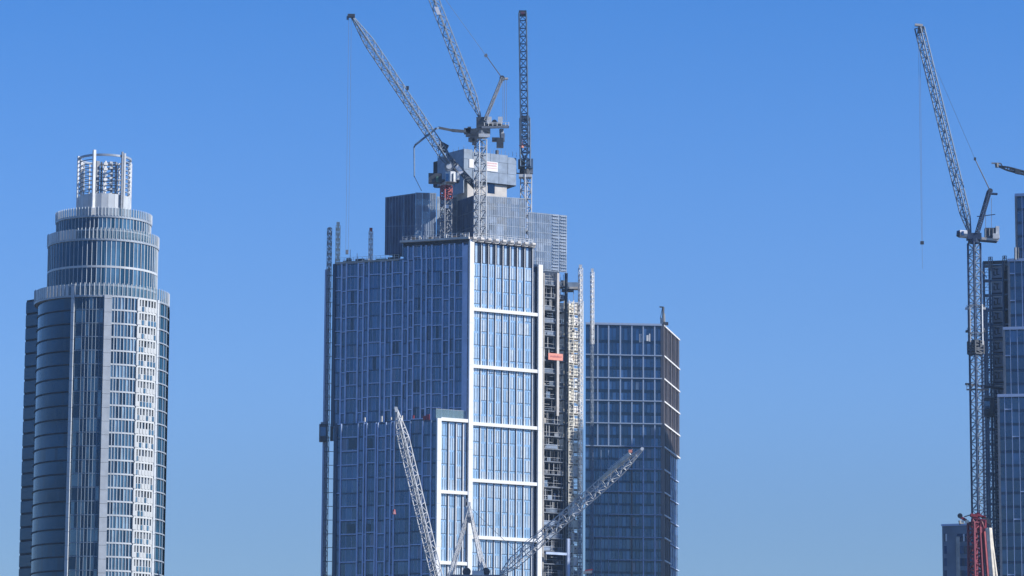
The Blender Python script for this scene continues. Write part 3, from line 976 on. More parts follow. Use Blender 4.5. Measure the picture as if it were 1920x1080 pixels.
def scaffold_tower():
    Y = 1046.0
    p0 = flat(P(1066.5, 760, Y))
    ex = V((math.sin(R_(56)), math.cos(R_(56)), 0)); ny = V((ex.y, -ex.x, 0))
    p1 = along(p0, 56, 1093, 760)
    W = (p1 - p0).length; D = 2.6
    ztop = zat(1080, 562, Y); zlow = CT['zlow']
    root = thing('hoist_tower', 'cream scaffold hoist tower beside the open floors, sunlit at the top and shaded lower down', 'scaffold', p0)
    def pt(f, d, z):
        q = p0 + ex * (W * f) - ny * d
        return V((q.x, q.y, z))
    fl = levels(ztop, 3.75, zlow)
    for i in range(len(fl) - 1):
        z0, z1 = fl[i], fl[i + 1]
        m = MB()
        for f in (0, .33, .66, 1):
            for d in (0, D):
                m.bar(pt(f, d, z0), pt(f, d, z1), .16, 'scaffold_cream', ref=ny)
        for h in (.05, 1.1, 2.1, 3.1):
            m.bar(pt(0, 0, z0 + h), pt(1, 0, z0 + h), .13, 'scaffold_cream')
            m.bar(pt(0, D, z0 + h), pt(1, D, z0 + h), .12, 'scaffold_cream')
            m.bar(pt(1, 0, z0 + h), pt(1, D, z0 + h), .12, 'scaffold_cream')
        m.bar(pt(0, 0, z0), pt(.33, 0, z1), .09, 'scaffold_cream')
        mo = m.build('scaffold_bay', root)
        d = MB()
        d.box(pt(.5, D / 2, z0 - .1), ex * (W / 2), ny * (D / 2), V((0, 0, .09)), 'concrete')
        for a_, b_ in ((.03, .2), (.24, .42), (.44, .7), (.72, .95)):
            if random.random() < .12: continue
            hh = random.uniform(2.0, 3.3)
            d.box(pt((a_ + b_) / 2, .2 + random.random() * .5, z0 + hh / 2), ex * (W * (b_ - a_) / 2), ny * .05, V((0, 0, hh / 2)), random.choice(['scaffold_cream', 'scaffold_cream', 'banner_white', 'concrete_pale', 'steel_white', 'steel_grey']))
        d.box(pt(.3, D, z0 + 1.6), ex * .4, ny * .06, V((0, 0, 1.5)), 'steel_dark')
        for _ in range(3):
            f = random.random() * .9
            d.box(pt(f, -.1, z0 + random.uniform(.3, 3)), ex * random.uniform(.1, .4), ny * .05, V((0, 0, random.uniform(.08, .3))), random.choice(['steel_dark', 'board_timber', 'dark_void']))
        d.build('gate_panel', mo)
    m = MB()
    m.prism([pt(0, 0, 0), pt(1, 0, 0), pt(1, D, 0), pt(0, D, 0)], 0, fl[0], 'steel_grey')
    m.build('base_section', root)
    m = MB()
    a = P(1063, 541, Y + 1); b = P(1088, 541, Y + 1)
    m.box((a + b) / 2, (b - a) / 2, (0, 1.4, 0), (0, 0, .3), 'concrete_pale')
    m.box((a + b) / 2 + V((0, .8, 1.2)), (b - a) / 2, (0, .1, 0), (0, 0, .8), 'form_panel')
    m.box((a + b) / 2 + V((-1.8, 0, -.6)), (b - a) / 2 * .9, (0, 1.2, 0), (0, 0, .35), 'steel_dark')
    for f in (0, .5, 1):
        q = a.lerp(b, f)
        m.bar(q, V((q.x, q.y, ztop)), .1, 'steel_grey')
    m.build('landing', root)
scaffold_tower()

# ================================================================== BRONZE TOWER (behind right)
def bronze_tower():
    A = flat(P(1098, 760, 1072))
    ang = 84.5
    Cn = along(A, ang, 1241, 760)
    Bk = along(Cn, 11.7, 1270.5, 760)
    e, n = outward(A, Cn)
    e2 = (Bk - Cn).normalized(); n2 = V((e2.y, -e2.x, 0))
    if n2.x < 0: n2 = -n2
    root = thing('bronze_tower', 'lower dark glass tower with regular pale grid and bronze side', 'tower', A)
    zt = zat(1241, 609, Cn.y); zlow = zat(1241, 1130, Cn.y)
    D = (Bk - Cn).length
    b = MB()
    b.prism([A - n * .4 + e * .2, Cn - n * .4 - n2 * .4, Bk - n2 * .4, Bk - n2 * 20], 0, zt - .3, 'spandrel_navy', 'concrete')
    b.build('building_core', root)
    k = mpp(1072)
    rows = [608, 665, 708, 750.5, 793, 836]
    zt_rows = [zat(1170, v, A.y) for v in rows]
    us = [1120.5, 1141, 1163, 1184.5, 1206, 1227.5]
    cut = fracs(A, Cn, us, 760)
    pan = (('glass_deep', 12), ('glass_mid', 8), ('glass_soft', 2), ('glass_blind', 1))
    zs = []
    allrows = list(rows)
    v = 836
    while v < 1130:
        v += 42.7; allrows.append(v)
    zr = [zat(1170, vv, A.y) for vv in allrows]
    zr_low = [z for z in zr[5:]]
    def storeys(zl):
        out = []
        zl = sorted(zl)
        for i in range(len(zl) - 1):
            out += [zl[i], (zl[i] + zl[i + 1]) / 2]
        return out + [zl[-1]]
    L = (Cn - A).length
    def dbl(z0, z1): return storeys([z0, z1])
    # upper block: two storeys to each bright ledge
    curtain(root, A, Cn, storeys(zr[:6]), cut, pan, 'grid_blue', .40, .32, 1.0, 'glass_black', None, n=n, split=1.4)
    # lower block: left bays set back without ledges
    fmid = fracs(A, Cn, [1181], 900)[0]
    Mi = A.lerp(Cn, fmid)
    cl = fracs(A, Mi, [1112, 1127, 1141, 1160], 900)
    curtain(root, A - n * .25, Mi - n * .25, storeys(zr_low), cl, (('glass_deep', 4), ('glass_mid', 6), ('glass_soft', 3)), 'grid_blue', .2, .2, .7, 'spandrel_navy', None, n=n, split=1.2)
    cr = fracs(Mi, Cn, [1184.5, 1206, 1227.5], 900)
    curtain(root, Mi, Cn, storeys(zr_low), cr, pan, 'grid_blue', .40, .32, .8, 'glass_black', None, n=n, split=1.2, fin_ks=['fin_blue', 'bronze', 'fin_blue', 'fin_blue'])  # fins painted paler here to offset the shadow they stand in
    for i, z in enumerate(zr):
        lo = i > 5
        m = MB()
        a = A if not lo else (A.lerp(Cn, .12) if i % 2 else A.lerp(Cn, fmid * .5))
        m.box((a + Cn) / 2 + n * .25 + V((0, 0, z)), (Cn - a) / 2, n * .27, V((0, 0, .16)), 'grid_blue')
        m.build('floor_ledge', root)
        m = MB()
        end = Bk if not lo else Cn + e2 * (D * .42)
        m.box((Cn + end) / 2 + n2 * .35 + V((0, 0, z)), (end - Cn) / 2, n2 * .5, V((0, 0, .22)), 'ledge_white')
        m.build('floor_ledge', root)
        if lo:
            m = MB()
            m.box((end + Bk) / 2 + n2 * .2 + V((0, 0, z - .6)), (Bk - end) / 2 * .95, n2 * .25, V((0, 0, .14)), 'transom_blue')
            m.build('floor_ledge', root)
    # side glazing and bronze fins
    Q = Cn + e2 * (D * .42)
    curtain(root, Cn, Bk, storeys(zr[:6]), [.1 * i for i in range(1, 10)], pan, None, n=n2, span_h=.8)
    curtain(root, Cn, Q, storeys(zr_low), [.25, .5, .75], pan, None, n=n2, span_h=.8)
    curtain(root, Q, Bk, storeys(zr_low), [.2, .4, .6, .8], (('glass_mid', 1), ('glass_soft', 1), ('glass_deep', 2)), 'transom_blue', .2, .12, n=n2, span_h=.8)
    nf = 13
    for i in range(nf + 1):
        f = i / nf
        p = Cn + e2 * (D * f)
        z0 = zlow if f <= .43 else zr[5]
        m = MB()
        m.box(p + n2 * .2 + V((0, 0, (z0 + zt) / 2)), e2 * .22, n2 * (.34 if i % 3 else .5), V((0, 0, (zt - z0) / 2)), 'bronze' if i % 3 else 'bronze_pale')
        m.build('bronze_fin', root)
    m = MB()
    m.box((A + Cn) / 2 + V((0, 0, zt + .15)) - n * .2, (Cn - A) / 2, n * .4, V((0, 0, .16)), 'grid_blue')
    m.build('parapet', root)
    # lit bits inside the top right bays
    m = MB()
    for u, v, w, h in ((1201, 634, .35, 1.3), (1214, 634, .3, .9), (1218, 633, .2, 1.2)):
        q = along(A, ang, u, v) + n * .02
        m.box(q + V((0, 0, zat(u, v, q.y))), e * w, n * .03, V((0, 0, h)), 'steel_white')
    m.build('blind', root)
    # davit on the roof
    dv = thing('roof_davit', 'small dark davit arm standing on the bronze tower roof corner', 'davit', flat(P(1242, 608, Cn.y + 2)) + V((0, 0, zt)))
    Yd = Cn.y + 2
    m = MB()
    m.bar(P(1243, 611, Yd), P(1244, 576, Yd), .45, 'steel_dark')
    m.build('mast', dv)
    m = MB()
    m.bar(P(1246.5, 611, Yd + .5), P(1245.5, 588, Yd + .5), .35, 'steel_grey')
    m.build('brace', dv)
    m = MB()
    m.bar(P(1244.5, 576, Yd), P(1236.5, 575.5, Yd), .35, 'steel_dark')
    m.bar(P(1238, 598, Yd), P(1242, 577, Yd), .16, 'steel_grey')
    m.build('arm', dv)
    m = MB()
    m.box(P(1240.5, 602, Yd), (.4, 0, 0), (0, .5, 0), (0, 0, .9), 'steel_blue')
    m.box(P(1248, 607, Yd), (.8, 0, 0), (0, .5, 0), (0, 0, .45), 'steel_dark')
    m.build('winch_box', dv)
    # small rig at the foot
    m = MB()
bronze_tower()

# ================================================================== RIGHT EDGE BUILDINGS
def edge_building():
    Y = 1003.0
    root = thing('stepped_tower', 'dark blue glass tower with stepped top cut by the photograph edge', 'tower', flat(P(1900, 800, Y)))
    zlow = zat(1880, 1130, Y)
    pan = (('glass_deep', 6), ('glass_mid', 3), ('glass_soft', 1))
    def blk(u0, v0, dy, nf, step, first):
        A = flat(P(u0, max(v0, 700), Y + dy)); B = V((P(1990, 800, Y).x, Y + dy - 3, 0))
        zt = zat(u0, v0, Y + dy)
        e, n = outward(A, B)
        m = MB()
        m.prism([A - n * .3 + e * .05, B - n * .3, B - n * 60, A - n * 60 + e * .05], 0, zt - .3, 'spandrel_navy', 'concrete')
        m.build('building_core', root)
        zs = levels(zt, step, max(zlow, first))
        L = (B - A).length
        cut = [(i + 1) * 2.0 / L for i in range(int(L / 2.0))]
        curtain(root, A, B, zs, cut, pan, 'transom_blue', .16, .16, .8, 'spandrel_navy', 'transom_blue', .12, .3, .1, n=n, split=0)
        c = MB()
        c.box((A + B) / 2 + n * .1 + V((0, 0, zt)), (B - A) / 2, n * .3, V((0, 0, .4)), 'transom_blue')
        c.box(A + e * .25 + n * .12 + V((0, 0, (zt + max(zlow, first)) / 2)), e * .3, n * .25, V((0, 0, (zt - max(zlow, first)) / 2)), 'steel_grey')
        c.build('coping', root)
        return zt
    blk(1870, 742, 0, 6, 3.9, zlow)
    blk(1882, 616, 3, 5, 3.9, zat(1882, 742, Y))
    blk(1893, 488, 6, 5, 3.9, zat(1882, 616, Y))
    blk(1909, 366, 9, 3, 3.9, zat(1893, 488, Y))
    blk(1948, 215, 12, 3, 3.9, zat(1909, 366, Y))  # unseen taller step, added to throw its shadow on the hoist tower
    m = MB()
    a = P(1904, 487, Y + 5); b = P(1904, 464, Y + 5)
    m.bar(a, b, .5, 'steel_grey'); m.bar(a + V((.8, 0, 0)), b + V((.8, 0, 0)), .3, 'steel_dark')
    m.build('roof_pole', root)
edge_building()

def frame_building():
    Y = 1022.0
    A = flat(P(1846.5, 700, Y)); B = flat(P(1897, 700, Y - 2))
    e, n = outward(A, B)
    L = (B - A).length
    zt = zat(1860, 497, Y); zlow = zat(1860, 1130, Y)
    root = thing('frame_building', 'unfinished dark building frame with pale window infills beside the tall blue crane', 'building', A)
    m = MB()
    A2 = A + e * (L * .26)
    m.prism([A2 - n * 2.5, B - n * 2.5, B - n * 16, A2 - n * 16], 0, zt - .3, 'back_wall')
    m.build('core_wall', root)
    fl = levels(zt, 28.0 * mpp(Y), zlow)
    for z in fl:
        s = MB()
        s.prism([A, B, B - n * 2.5, A - n * 2.5], z - .45, z, 'steel_blue')
        s.build('floor_slab', root)
    for i in range(len(fl) - 1):
        z0, z1 = fl[i], fl[i + 1]
        w = MB()
        a = A + e * (L * .3) - n * .4; b = A + e * (L * .68) - n * .4
        zc0 = z0 + .5; zc1 = z1 - .7
        w.box((a + b) / 2 + V((0, 0, (zc0 + zc1) / 2)), (b - a) / 2, n * .05, V((0, 0, (zc1 - zc0) / 2)), 'form_panel')
        w.build('window_infill', root)
        t = MB()
        for q in (a, b): t.bar(q + n * .1 + V((0, 0, zc0)), q + n * .1 + V((0, 0, zc1)), .14, 'steel_white')
        t.bar(a + n * .1 + V((0, 0, zc1)), b + n * .1 + V((0, 0, zc1)), .2, 'steel_white')
        for (f, g2, d0, d1) in ((.25, .5, .25, .6), (.55, .8, .3, .75), (.3, .7, .8, .9)):
            q0 = a.lerp(b, f) + n * .1; q1 = a.lerp(b, g2) + n * .1
            hz = zc1 - zc0
            t.bar(q0 + V((0, 0, zc0 + hz * d0)), q1 + V((0, 0, zc0 + hz * d0)), .22, 'dark_void')
            t.bar(q0 + V((0, 0, zc0 + hz * d0)), q0 + V((0, 0, zc0 + hz * d1)), .22, 'dark_void')
        t.build('frame', root)
    for i, z in enumerate(fl[:-1]):
        t = MB()
        q = A - e * .9 + n * .3
        for d in (0, .45):
            t.bar(q + e * d + V((0, 0, z - .6)), q + e * d + V((0, 0, z + 3.7)), .12, 'steel_blue')
        for h in (0, 1.1, 2.0, 3.0):
            t.bar(q - e * .15 + V((0, 0, z + h)), A + e * (L * .28) + n * .3 + V((0, 0, z + h)), .1, random.choice(['steel_blue', 'steel_grey', 'steel_white']))
        t.bar(q + V((0, 0, z)), A + e * (L * .25) + n * .3 + V((0, 0, z + 3.5)), .1, 'steel_grey')
        t.build('edge_scaffold', root)
    for f, k in ((.02, 'steel_blue'), (.24, 'steel_blue'), (.74, 'steel_blue'), (.97, 'steel_blue')):
        c = MB()
        q = A + e * (L * f) + n * .1
        c.bar(q + V((0, 0, zlow)), q + V((0, 0, zt + .8)), .5, k)
        c.build('column', root)
    for u, v in ((1857, 482), (1883.5, 480)):
        c = MB()
        q = P(u, 500, Y - 1.5); t = P(u, v, Y - 1.5)
        c.lattice(V((t.x, t.y, q.z - 1)), t, .8, .8, 1.2, .14, .1, 'steel_grey', ref=(-.55, .83, 0))
        c.build('roof_pole', root)
    c = MB()
    c.box((A + B) / 2 + V((0, 0, zt + .6)), e * (L / 2), n * .3, V((0, 0, .5)), 'steel_dark')
    c.build('coping', root)
    # hoist running up its edge
    h = thing('rack_hoist', 'dark rack hoist with cabin between the blue crane mast and the stepped tower', 'hoist', flat(P(1857, 900, Y - 4)))
    x = P(1859, 760, Y - 4).x
    m = MB()
    m.lattice((x, Y - 4, 0), (x, Y - 4, zat(1857, 560, Y)), 1.1, 1.1, 1.7, .2, .14, 'steel_blue', ref=(-.55, .83, 0))
    m.build('mast', h)
    m = MB()
    m.box((x - .9, Y - 3, zat(1857, 850, Y)), (.35, 0, 0), (0, .2, 0), (0, 0, 42), 'steel_blue')
    m.build('cable_duct', h)
    m = MB()
    c = P(1852, 764, Y - 5)
    m.box(c, (1.6, 0, 0), (0, 1.2, 0), (0, 0, 2.6), 'steel_dark')
    m.box(c + V((0, 0, 2.9)), (1.0, 0, 0), (0, .8, 0), (0, 0, .5), 'steel_grey')
    m.box(c + V((-.4, -1.22, .5)), (.9, 0, 0), (0, .04, 0), (0, 0, 1.2), 'glass_mid')
    m.build('cabin', h)
frame_building()

def low_block():
    Y = 1250.0
    A = flat(P(1767, 1030, Y)); B = flat(P(1850, 1030, Y - 6))
    e, n = outward(A, B)
    L = (B - A).length
    root = thing('grey_block', 'plain grey blue block low down behind the red crane', 'building', A)
    zt = zat(1790, 986, Y); zlow = zat(1790, 1130, Y)
    m = MB()
    m.prism([A, B, B - n * 20, A - n * 20 - e * 3], 0, zt, 'block_grey')
    m.build('wall', root)
    m = MB()
    m.box((A + B) / 2 + n * .05 + V((0, 0, zt + .2)), e * (L / 2 + .2), n * .4, V((0, 0, .35)), 'transom_blue')
    m.build('coping', root)
    for r, v in enumerate((1008, 1031, 1054, 1077)):
        for j, (u, w) in enumerate(((1773, .5), (1801, 1.2), (1806, .5), (1815, 1.3), (1821, .6))):
            q = along(A, math.degrees(math.atan2(e.x, e.y)), u, v) + n * .03
            z = zat(u, v, q.y)
            m = MB()
            m.box(q + V((0, 0, z)), e * w, n * .03, V((0, 0, 1.4)), ['steel_dark', 'glass_mid', 'glass_soft', 'glass_mid'][(r + j) % 4])
            wo = m.build('window', root)
            m = MB()
            if j in (0, 2, 4) and r == 0:
                m.box(q + e * (w * .5) + n * .06 + V((0, 0, z)), e * (w * .5), n * .02, V((0, 0, 1.3)), 'banner_white')
                m.build('blind', wo)
    m = MB()
    q = along(A, math.degrees(math.atan2(e.x, e.y)), 1797, 1060) + n * .1
    m.bar(q + V((0, 0, zlow)), q + V((0, 0, zt - 4)), 1.0, 'concrete')
    m.build('service_duct', root)
low_block()

# ================================================================== CRANES
GRP = 'tower cranes over the site'
def crane_a():
    Y = 1006.0
    b = P(836, 440, Y)
    root = thing('tower_crane', 'grey luffing crane leaning far left from the red and white mast on the crown', 'crane', V((b.x, Y, zt2 - .3)), GRP)
    x = b.x
    zr0, zr1 = zat(838, 373, Y), zat(838, 349, Y)
    m = MB()
    m.lattice((x, Y, zt2 - .3), (x, Y, zr0), 2.3, 2.3, 2.0, .26, .17, 'steel_grey', ref=(-.55, .83, 0))
    m.build('mast', root)
    m = MB()
    m.lattice((x, Y, zr1), (x, Y, zr1 + .9), 2.3, 2.3, .9, .3, .2, 'steel_white', ref=(-.55, .83, 0))
    m.build('mast_collar', root)
    m = MB()
    m.lattice((x, Y, zr0), (x, Y, zr1), 2.3, 2.3, 1.2, .36, .3, 'steel_red', ref=(-.55, .83, 0))
    m.build('red_mast_section', root)
    m = MB()
    m.box(P(838, 387, Y - 1.6), (.55, 0, 0), (0, .05, 0), (0, 0, .5), 'banner_white')
    m.build('number_plate', root)
    m = MB()
    c = P(843, 335, Y)
    m.cyl(c + V((0, 0, -1.6)), c + V((0, 0, -.9)), 1.5, 'steel_grey', 18)
    m.box(c + V((-.5, .3, -.7)), (3.2, .5, 0), (-.2, 1.4, 0), (0, 0, .25), 'steel_dark')
    m.build('slewing_platform', root)
    m = MB()
    m.cyl(P(845, 342, Y - 1.8), P(845, 323, Y - 1.8), 1.6, 'steel_white', 8)
    co = m.build('operator_cab', root)
    m = MB()
    m.box(P(838.5, 333, Y - 3.2), (.45, 0, 0), (0, .2, 0), (0, 0, 1.1), 'glass_mid')
    m.box(P(849.5, 333, Y - 3.1), (.12, 0, 0), (0, .3, 0), (0, 0, 1.2), 'steel_dark')
    m.build('window', co)
    m = MB()
    m.box(P(858, 331, Y - 1.5), (.5, 0, 0), (0, .6, 0), (0, 0, 1.0), 'steel_white')
    m.build('electrical_box', root)
    m = MB()
    m.box(P(816, 335, Y - .5), (1.9, .2, 0), (0, 1.3, 0), (0, 0, 1.35), 'steel_dark')
    m.box(P(808, 333, Y - .5), (.5, 0, 0), (0, 1.35, 0), (0, 0, 1.0), 'steel_blue')
    m.box(P(820, 336, Y - 2), (.3, 0, 0), (0, .2, 0), (0, 0, .8), 'board_green')
    m.build('counterweight', root)
    m = MB()
    c = P(842, 313, Y - 1)
    m.cyl(c + V((0, -1, 0)), c + V((0, .8, 0)), 1.35, 'steel_grey', 18)
    m.cyl(c + V((0, -1.2, 0)), c + V((0, -1, 0)), .8, 'steel_white', 16)
    m.build('luffing_pivot', root)
    m = MB()
    tip = P(660, 31, Y - 30); ft = P(851, 318, Y)
    m.lattice(ft, tip, 2.0, 2.2, 2.0, .22, .12, 'jib_blue', ref=(0, .25, 1), taper=(5, 9))
    m.build('jib', root)
    m = MB()
    m.box(tip + V((-.2, 0, .2)), (1.0, 0, 0), (0, .6, 0), (0, 0, .45), 'steel_dark')
    m.box(tip + V((-1.2, 0, -.4)), (.3, 0, 0), (0, .3, 0), (0, 0, .5), 'steel_blue')
    m.build('jib_head', root)
    m = MB()
    m.box(P(764, 165, Y - 15), (.4, 0, 0), (0, .4, 0), (0, 0, .5), 'steel_dark')
    m.build('rope_guide', root)
    m = MB()
    m.box(P(831, 276, Y - 2), (1.1, 0, -.6), (0, .9, 0), (.5, 0, 1.0), 'steel_dark')
    m.bar(P(824, 270, Y - 2), P(842, 292, Y - 2), .5, 'steel_dark')
    m.build('hoist_winch', root)
    m = MB()
    m.bar(P(845, 300, Y - 1), P(894, 353, Y + 1), 1.1, 'steel_dark', h=1.5)
    m.bar(P(838, 288, Y - 1), P(884, 338, Y + 1), .35, 'steel_grey')
    m.lattice(P(836, 292, Y - 1), P(862, 322, Y), 1.6, 1.6, 1.2, .2, .15, 'steel_grey')
    m.build('counter_boom', root)
    m = MB()
    m.bar(P(856, 311, Y - 2.2), P(867, 325, Y - 2.0), .15, 'banner_white', h=1.5, ref=(0, -1, 0)) if False else m.box(P(861, 318, Y - 2.0), V((.85, 0, -1.05)), (0, .05, 0), V((.45, 0, .36)), 'banner_white')
    m.build('name_plate', root)
    m = MB()
    c = P(893, 343, Y + .5)
    m.cyl(c + V((0, -.9, 0)), c + V((0, .9, 0)), 1.0, 'steel_white', 14)
    m.box(c + V((-.4, -.95, -.6)), (.35, 0, 0), (0, .2, 0), (0, 0, .5), 'steel_dark')
    m.build('ballast_drum', root)
    m = MB()
    e = P(660, 470, Y - 30)
    m.bar(tip + V((-.9, 0, -.3)), V((tip.x - .9, tip.y, e.z)), .05, 'rope')
    m.bar(tip + V((-.2, .3, -.3)), V((tip.x - .2, tip.y + .3, e.z)), .05, 'rope')
    m.build('hoist_rope', root)
    m = MB()
    m.box(V((tip.x - .55, tip.y, e.z - .4)), (.4, 0, 0), (0, .25, 0), (0, 0, .6), 'steel_grey')
    m.build('hook_block', root)
crane_a()

def crane_b():
    Y = 1003.9
    b = P(900, 440, Y); x = b.x
    root = thing('tower_crane', 'middle grey luffing crane on the tall bare lattice mast, jib running out of the top', 'crane', V((x, Y, zt2)), GRP)
    zt = zat(901, 262, Y)
    m = MB()
    m.lattice((x, Y, zt2 - .2), (x, Y, zt), 2.5, 2.5, 2.3, .24, .17, 'mast_white', ref=(-.55, .83, 0), kb='steel_grey')
    m.build('mast', root)
    m = MB()
    c = P(902, 258, Y)
    m.cyl(c, P(902, 247, Y), 1.9, 'steel_grey', 16)
    m.box(P(905, 246, Y), (2.2, 0, 0), (0, 1.8, 0), (0, 0, .5), 'steel_dark')
    m.box(P(903, 231, Y), (1.5, 0, 0), (0, 1.2, 0), (0, 0, 1.6), 'steel_dark')
    m.box(P(908, 254, Y - 2), (1.6, 0, 0), (0, .2, 0), (0, 0, .5), 'steel_white')
    m.build('slewing_unit', root)
    m = MB()
    m.bar(P(903, 239, Y - 1), P(953, 238, Y - 1), .8, 'steel_grey', h=.6)
    m.bar(P(903, 236, Y + 1), P(953, 236, Y + 1), .8, 'steel_grey', h=.6)
    m.box(P(932, 238, Y), (3.4, 0, 0), (0, 1.0, 0), (0, 0, .12), 'steel_dark')
    for u in (908, 916, 924, 932, 940, 948, 954):
        m.bar(P(u, 236, Y - 1.2), P(u, 229, Y - 1.2), .1, 'steel_white')
    m.bar(P(906, 229, Y - 1.2), P(954, 230, Y - 1.2), .1, 'steel_white')
    m.build('machinery_deck', root)
    for u, k in ((917.5, 'steel_white'), (938, 'steel_white')):
        m = MB()
        m.box(P(u, 226.5, Y), (.65, 0, 0), (0, .9, 0), (0, 0, 1.0), k)
        m.build('counterweight', root)
    m = MB()
    m.cyl(P(927, 229, Y - .8), P(927, 229, Y + .8), .75, 'steel_dark', 12)
    m.box(P(927, 232, Y), (1.0, 0, 0), (0, .8, 0), (0, 0, .4), 'steel_grey')
    m.build('winch', root)
    m = MB()
    m.bar(P(940, 242, Y), P(941, 258, Y), .9, 'steel_grey')
    m.box(P(937.5, 268, Y), (1.0, 0, 0), (0, 1.0, 0), (0, 0, 1.35), 'steel_dark')
    m.box(P(943, 258, Y), (.5, 0, 0), (0, .8, 0), (0, 0, 1.1), 'steel_grey')
    m.box(P(929, 262, Y), (1.0, 0, 0), (0, .7, 0), (0, 0, .55), 'steel_dark')
    m.build('hanging_ballast', root)
    m = MB()
    ap = P(941.5, 147, Y + 1)
    for dy in (-1.0, 1.0):
        m.lattice(P(909, 226, Y + dy * 1.2), ap + V((0, dy * .4, 0)), .7, .7, 1.3, .18, .12, 'steel_grey')
    for t in (.25, .5, .75):
        q = P(909, 226, Y).lerp(ap, t)
        m.bar(q + V((0, -1.2 * (1 - t), 0)), q + V((0, 1.2 * (1 - t), 0)), .15, 'steel_grey')
    ao = m.build('a_frame', root)
    m = MB()
    m.cyl(ap + V((0, -.7, 0)), ap + V((0, .7, 0)), .75, 'steel_dark', 12)
    m.box(ap + V((.9, 0, -.1)), (.8, 0, 0), (0, .5, 0), (0, 0, .25), 'concrete_pale')
    m.build('sheave', ao)
    m = MB()
    ft = P(900, 220, Y); tip = P(768, -118, Y - 12)
    m.lattice(ft, tip, 1.9, 2.1, 2.0, .22, .12, 'jib_blue', ref=(0, .25, 1), taper=(6, 6))
    m.build('jib', root)
    m = MB()
    c = P(820.5, 20, Y - 8.8)
    m.box(c, (.55, 0, 0), (0, .05, 0), V((-.45, 0, 1.15)), 'banner_white')
    m.build('name_plate', root)
    m = MB()
    nd = P(911, 104, Y)
    m.bar(ap, nd, .16, 'rope'); m.bar(ap + V((0, -.5, .1)), nd + V((0, -.3, .1)), .08, 'rope')
    m.bar(nd, P(800, -50, Y - 10), .07, 'rope')
    m.box(nd, (.35, 0, .3), (0, .3, 0), (-.2, 0, .3), 'steel_grey')
    m.build('luffing_rope', root)
    m = MB()
    for u in (943, 946, 949.5):
        m.bar(P(u, 150, Y + .6), P(u, 226, Y + .6), .07, 'rope')
    m.build('back_stay', root)
crane_b()

def crane_c():
    Y = 1024.0
    c = P(986, 420, Y); x = c.x
    root = thing('tower_crane', 'blue grey crane seen end on with upright jib behind the pale screens', 'crane', V((x, Y, zt2 - 5)), GRP)
    m = MB()
    m.lattice((x, Y, CT['zt1'] - .3), (x, Y, zat(986, 328, Y)), 2.3, 2.3, 2.3, .24, .16, 'mast_white', ref=(-.55, .83, 0), kb='steel_grey')
    m.build('mast', root)
    m = MB()
    m.box(P(985, 331, Y), (1.9, 0, 0), (0, 1.6, 0), (0, 0, .4), 'steel_white')
    m.cyl(P(985, 328, Y), P(985, 318, Y), 1.7, 'steel_dark', 14)
    m.box(P(978, 308, Y), (1.0, 0, 0), (0, 1.5, 0), (0, 0, 1.2), 'steel_dark')
    m.box(P(993, 308, Y), (1.0, 0, 0), (0, 1.5, 0), (0, 0, 1.4), 'steel_blue')
    m.box(P(996, 320, Y), (.5, 0, 0), (0, 1.0, 0), (0, 0, .9), 'steel_grey')
    m.bar(P(968, 325, Y), P(999, 325, Y), .3, 'steel_dark')
    m.bar(P(968, 317, Y), P(968, 326, Y), .15, 'steel_dark')
    m.build('slewing_unit', root)
    m = MB()
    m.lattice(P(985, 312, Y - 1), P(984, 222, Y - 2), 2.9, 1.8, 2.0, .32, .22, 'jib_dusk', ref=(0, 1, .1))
    m.box(P(984, 222, Y - 2), (1.3, 0, 0), (0, .7, 0), (0, 0, .7), 'steel_dark')
    m.build('a_frame', root)
    m = MB()
    tip = P(980, 24, Y - 16)
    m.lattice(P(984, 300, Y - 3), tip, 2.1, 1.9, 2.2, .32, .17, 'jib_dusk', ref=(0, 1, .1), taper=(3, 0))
    m.build('jib', root)
    m = MB()
    m.box(tip + V((0, 0, -.2)), (1.1, 0, 0), (0, .8, 0), (0, 0, .75), 'steel_dark')
    m.box(tip + V((0, -.85, -.3)), (.5, 0, 0), (0, .1, 0), (0, 0, .3), 'steel_crimson')
    m.build('jib_head', root)
    m = MB()
    q = P(979, 273, Y - 5)
    m.bar(q, P(979, 262, Y - 5), .08, 'steel_red')
    m.cyl(q + V((0, 0, -.7)), q + V((0, 0, .4)), .55, 'salmon', 10, r2=.3)
    m.bar(q + V((-.9, 0, 0)), q + V((.9, 0, 0)), .3, 'salmon')
    m.build('hook_block', root)
    m = MB()
    m.bar(P(979.5, 40, Y - 17), P(979, 262, Y - 5), .06, 'rope')
    m.build('hoist_rope', root)
crane_c()

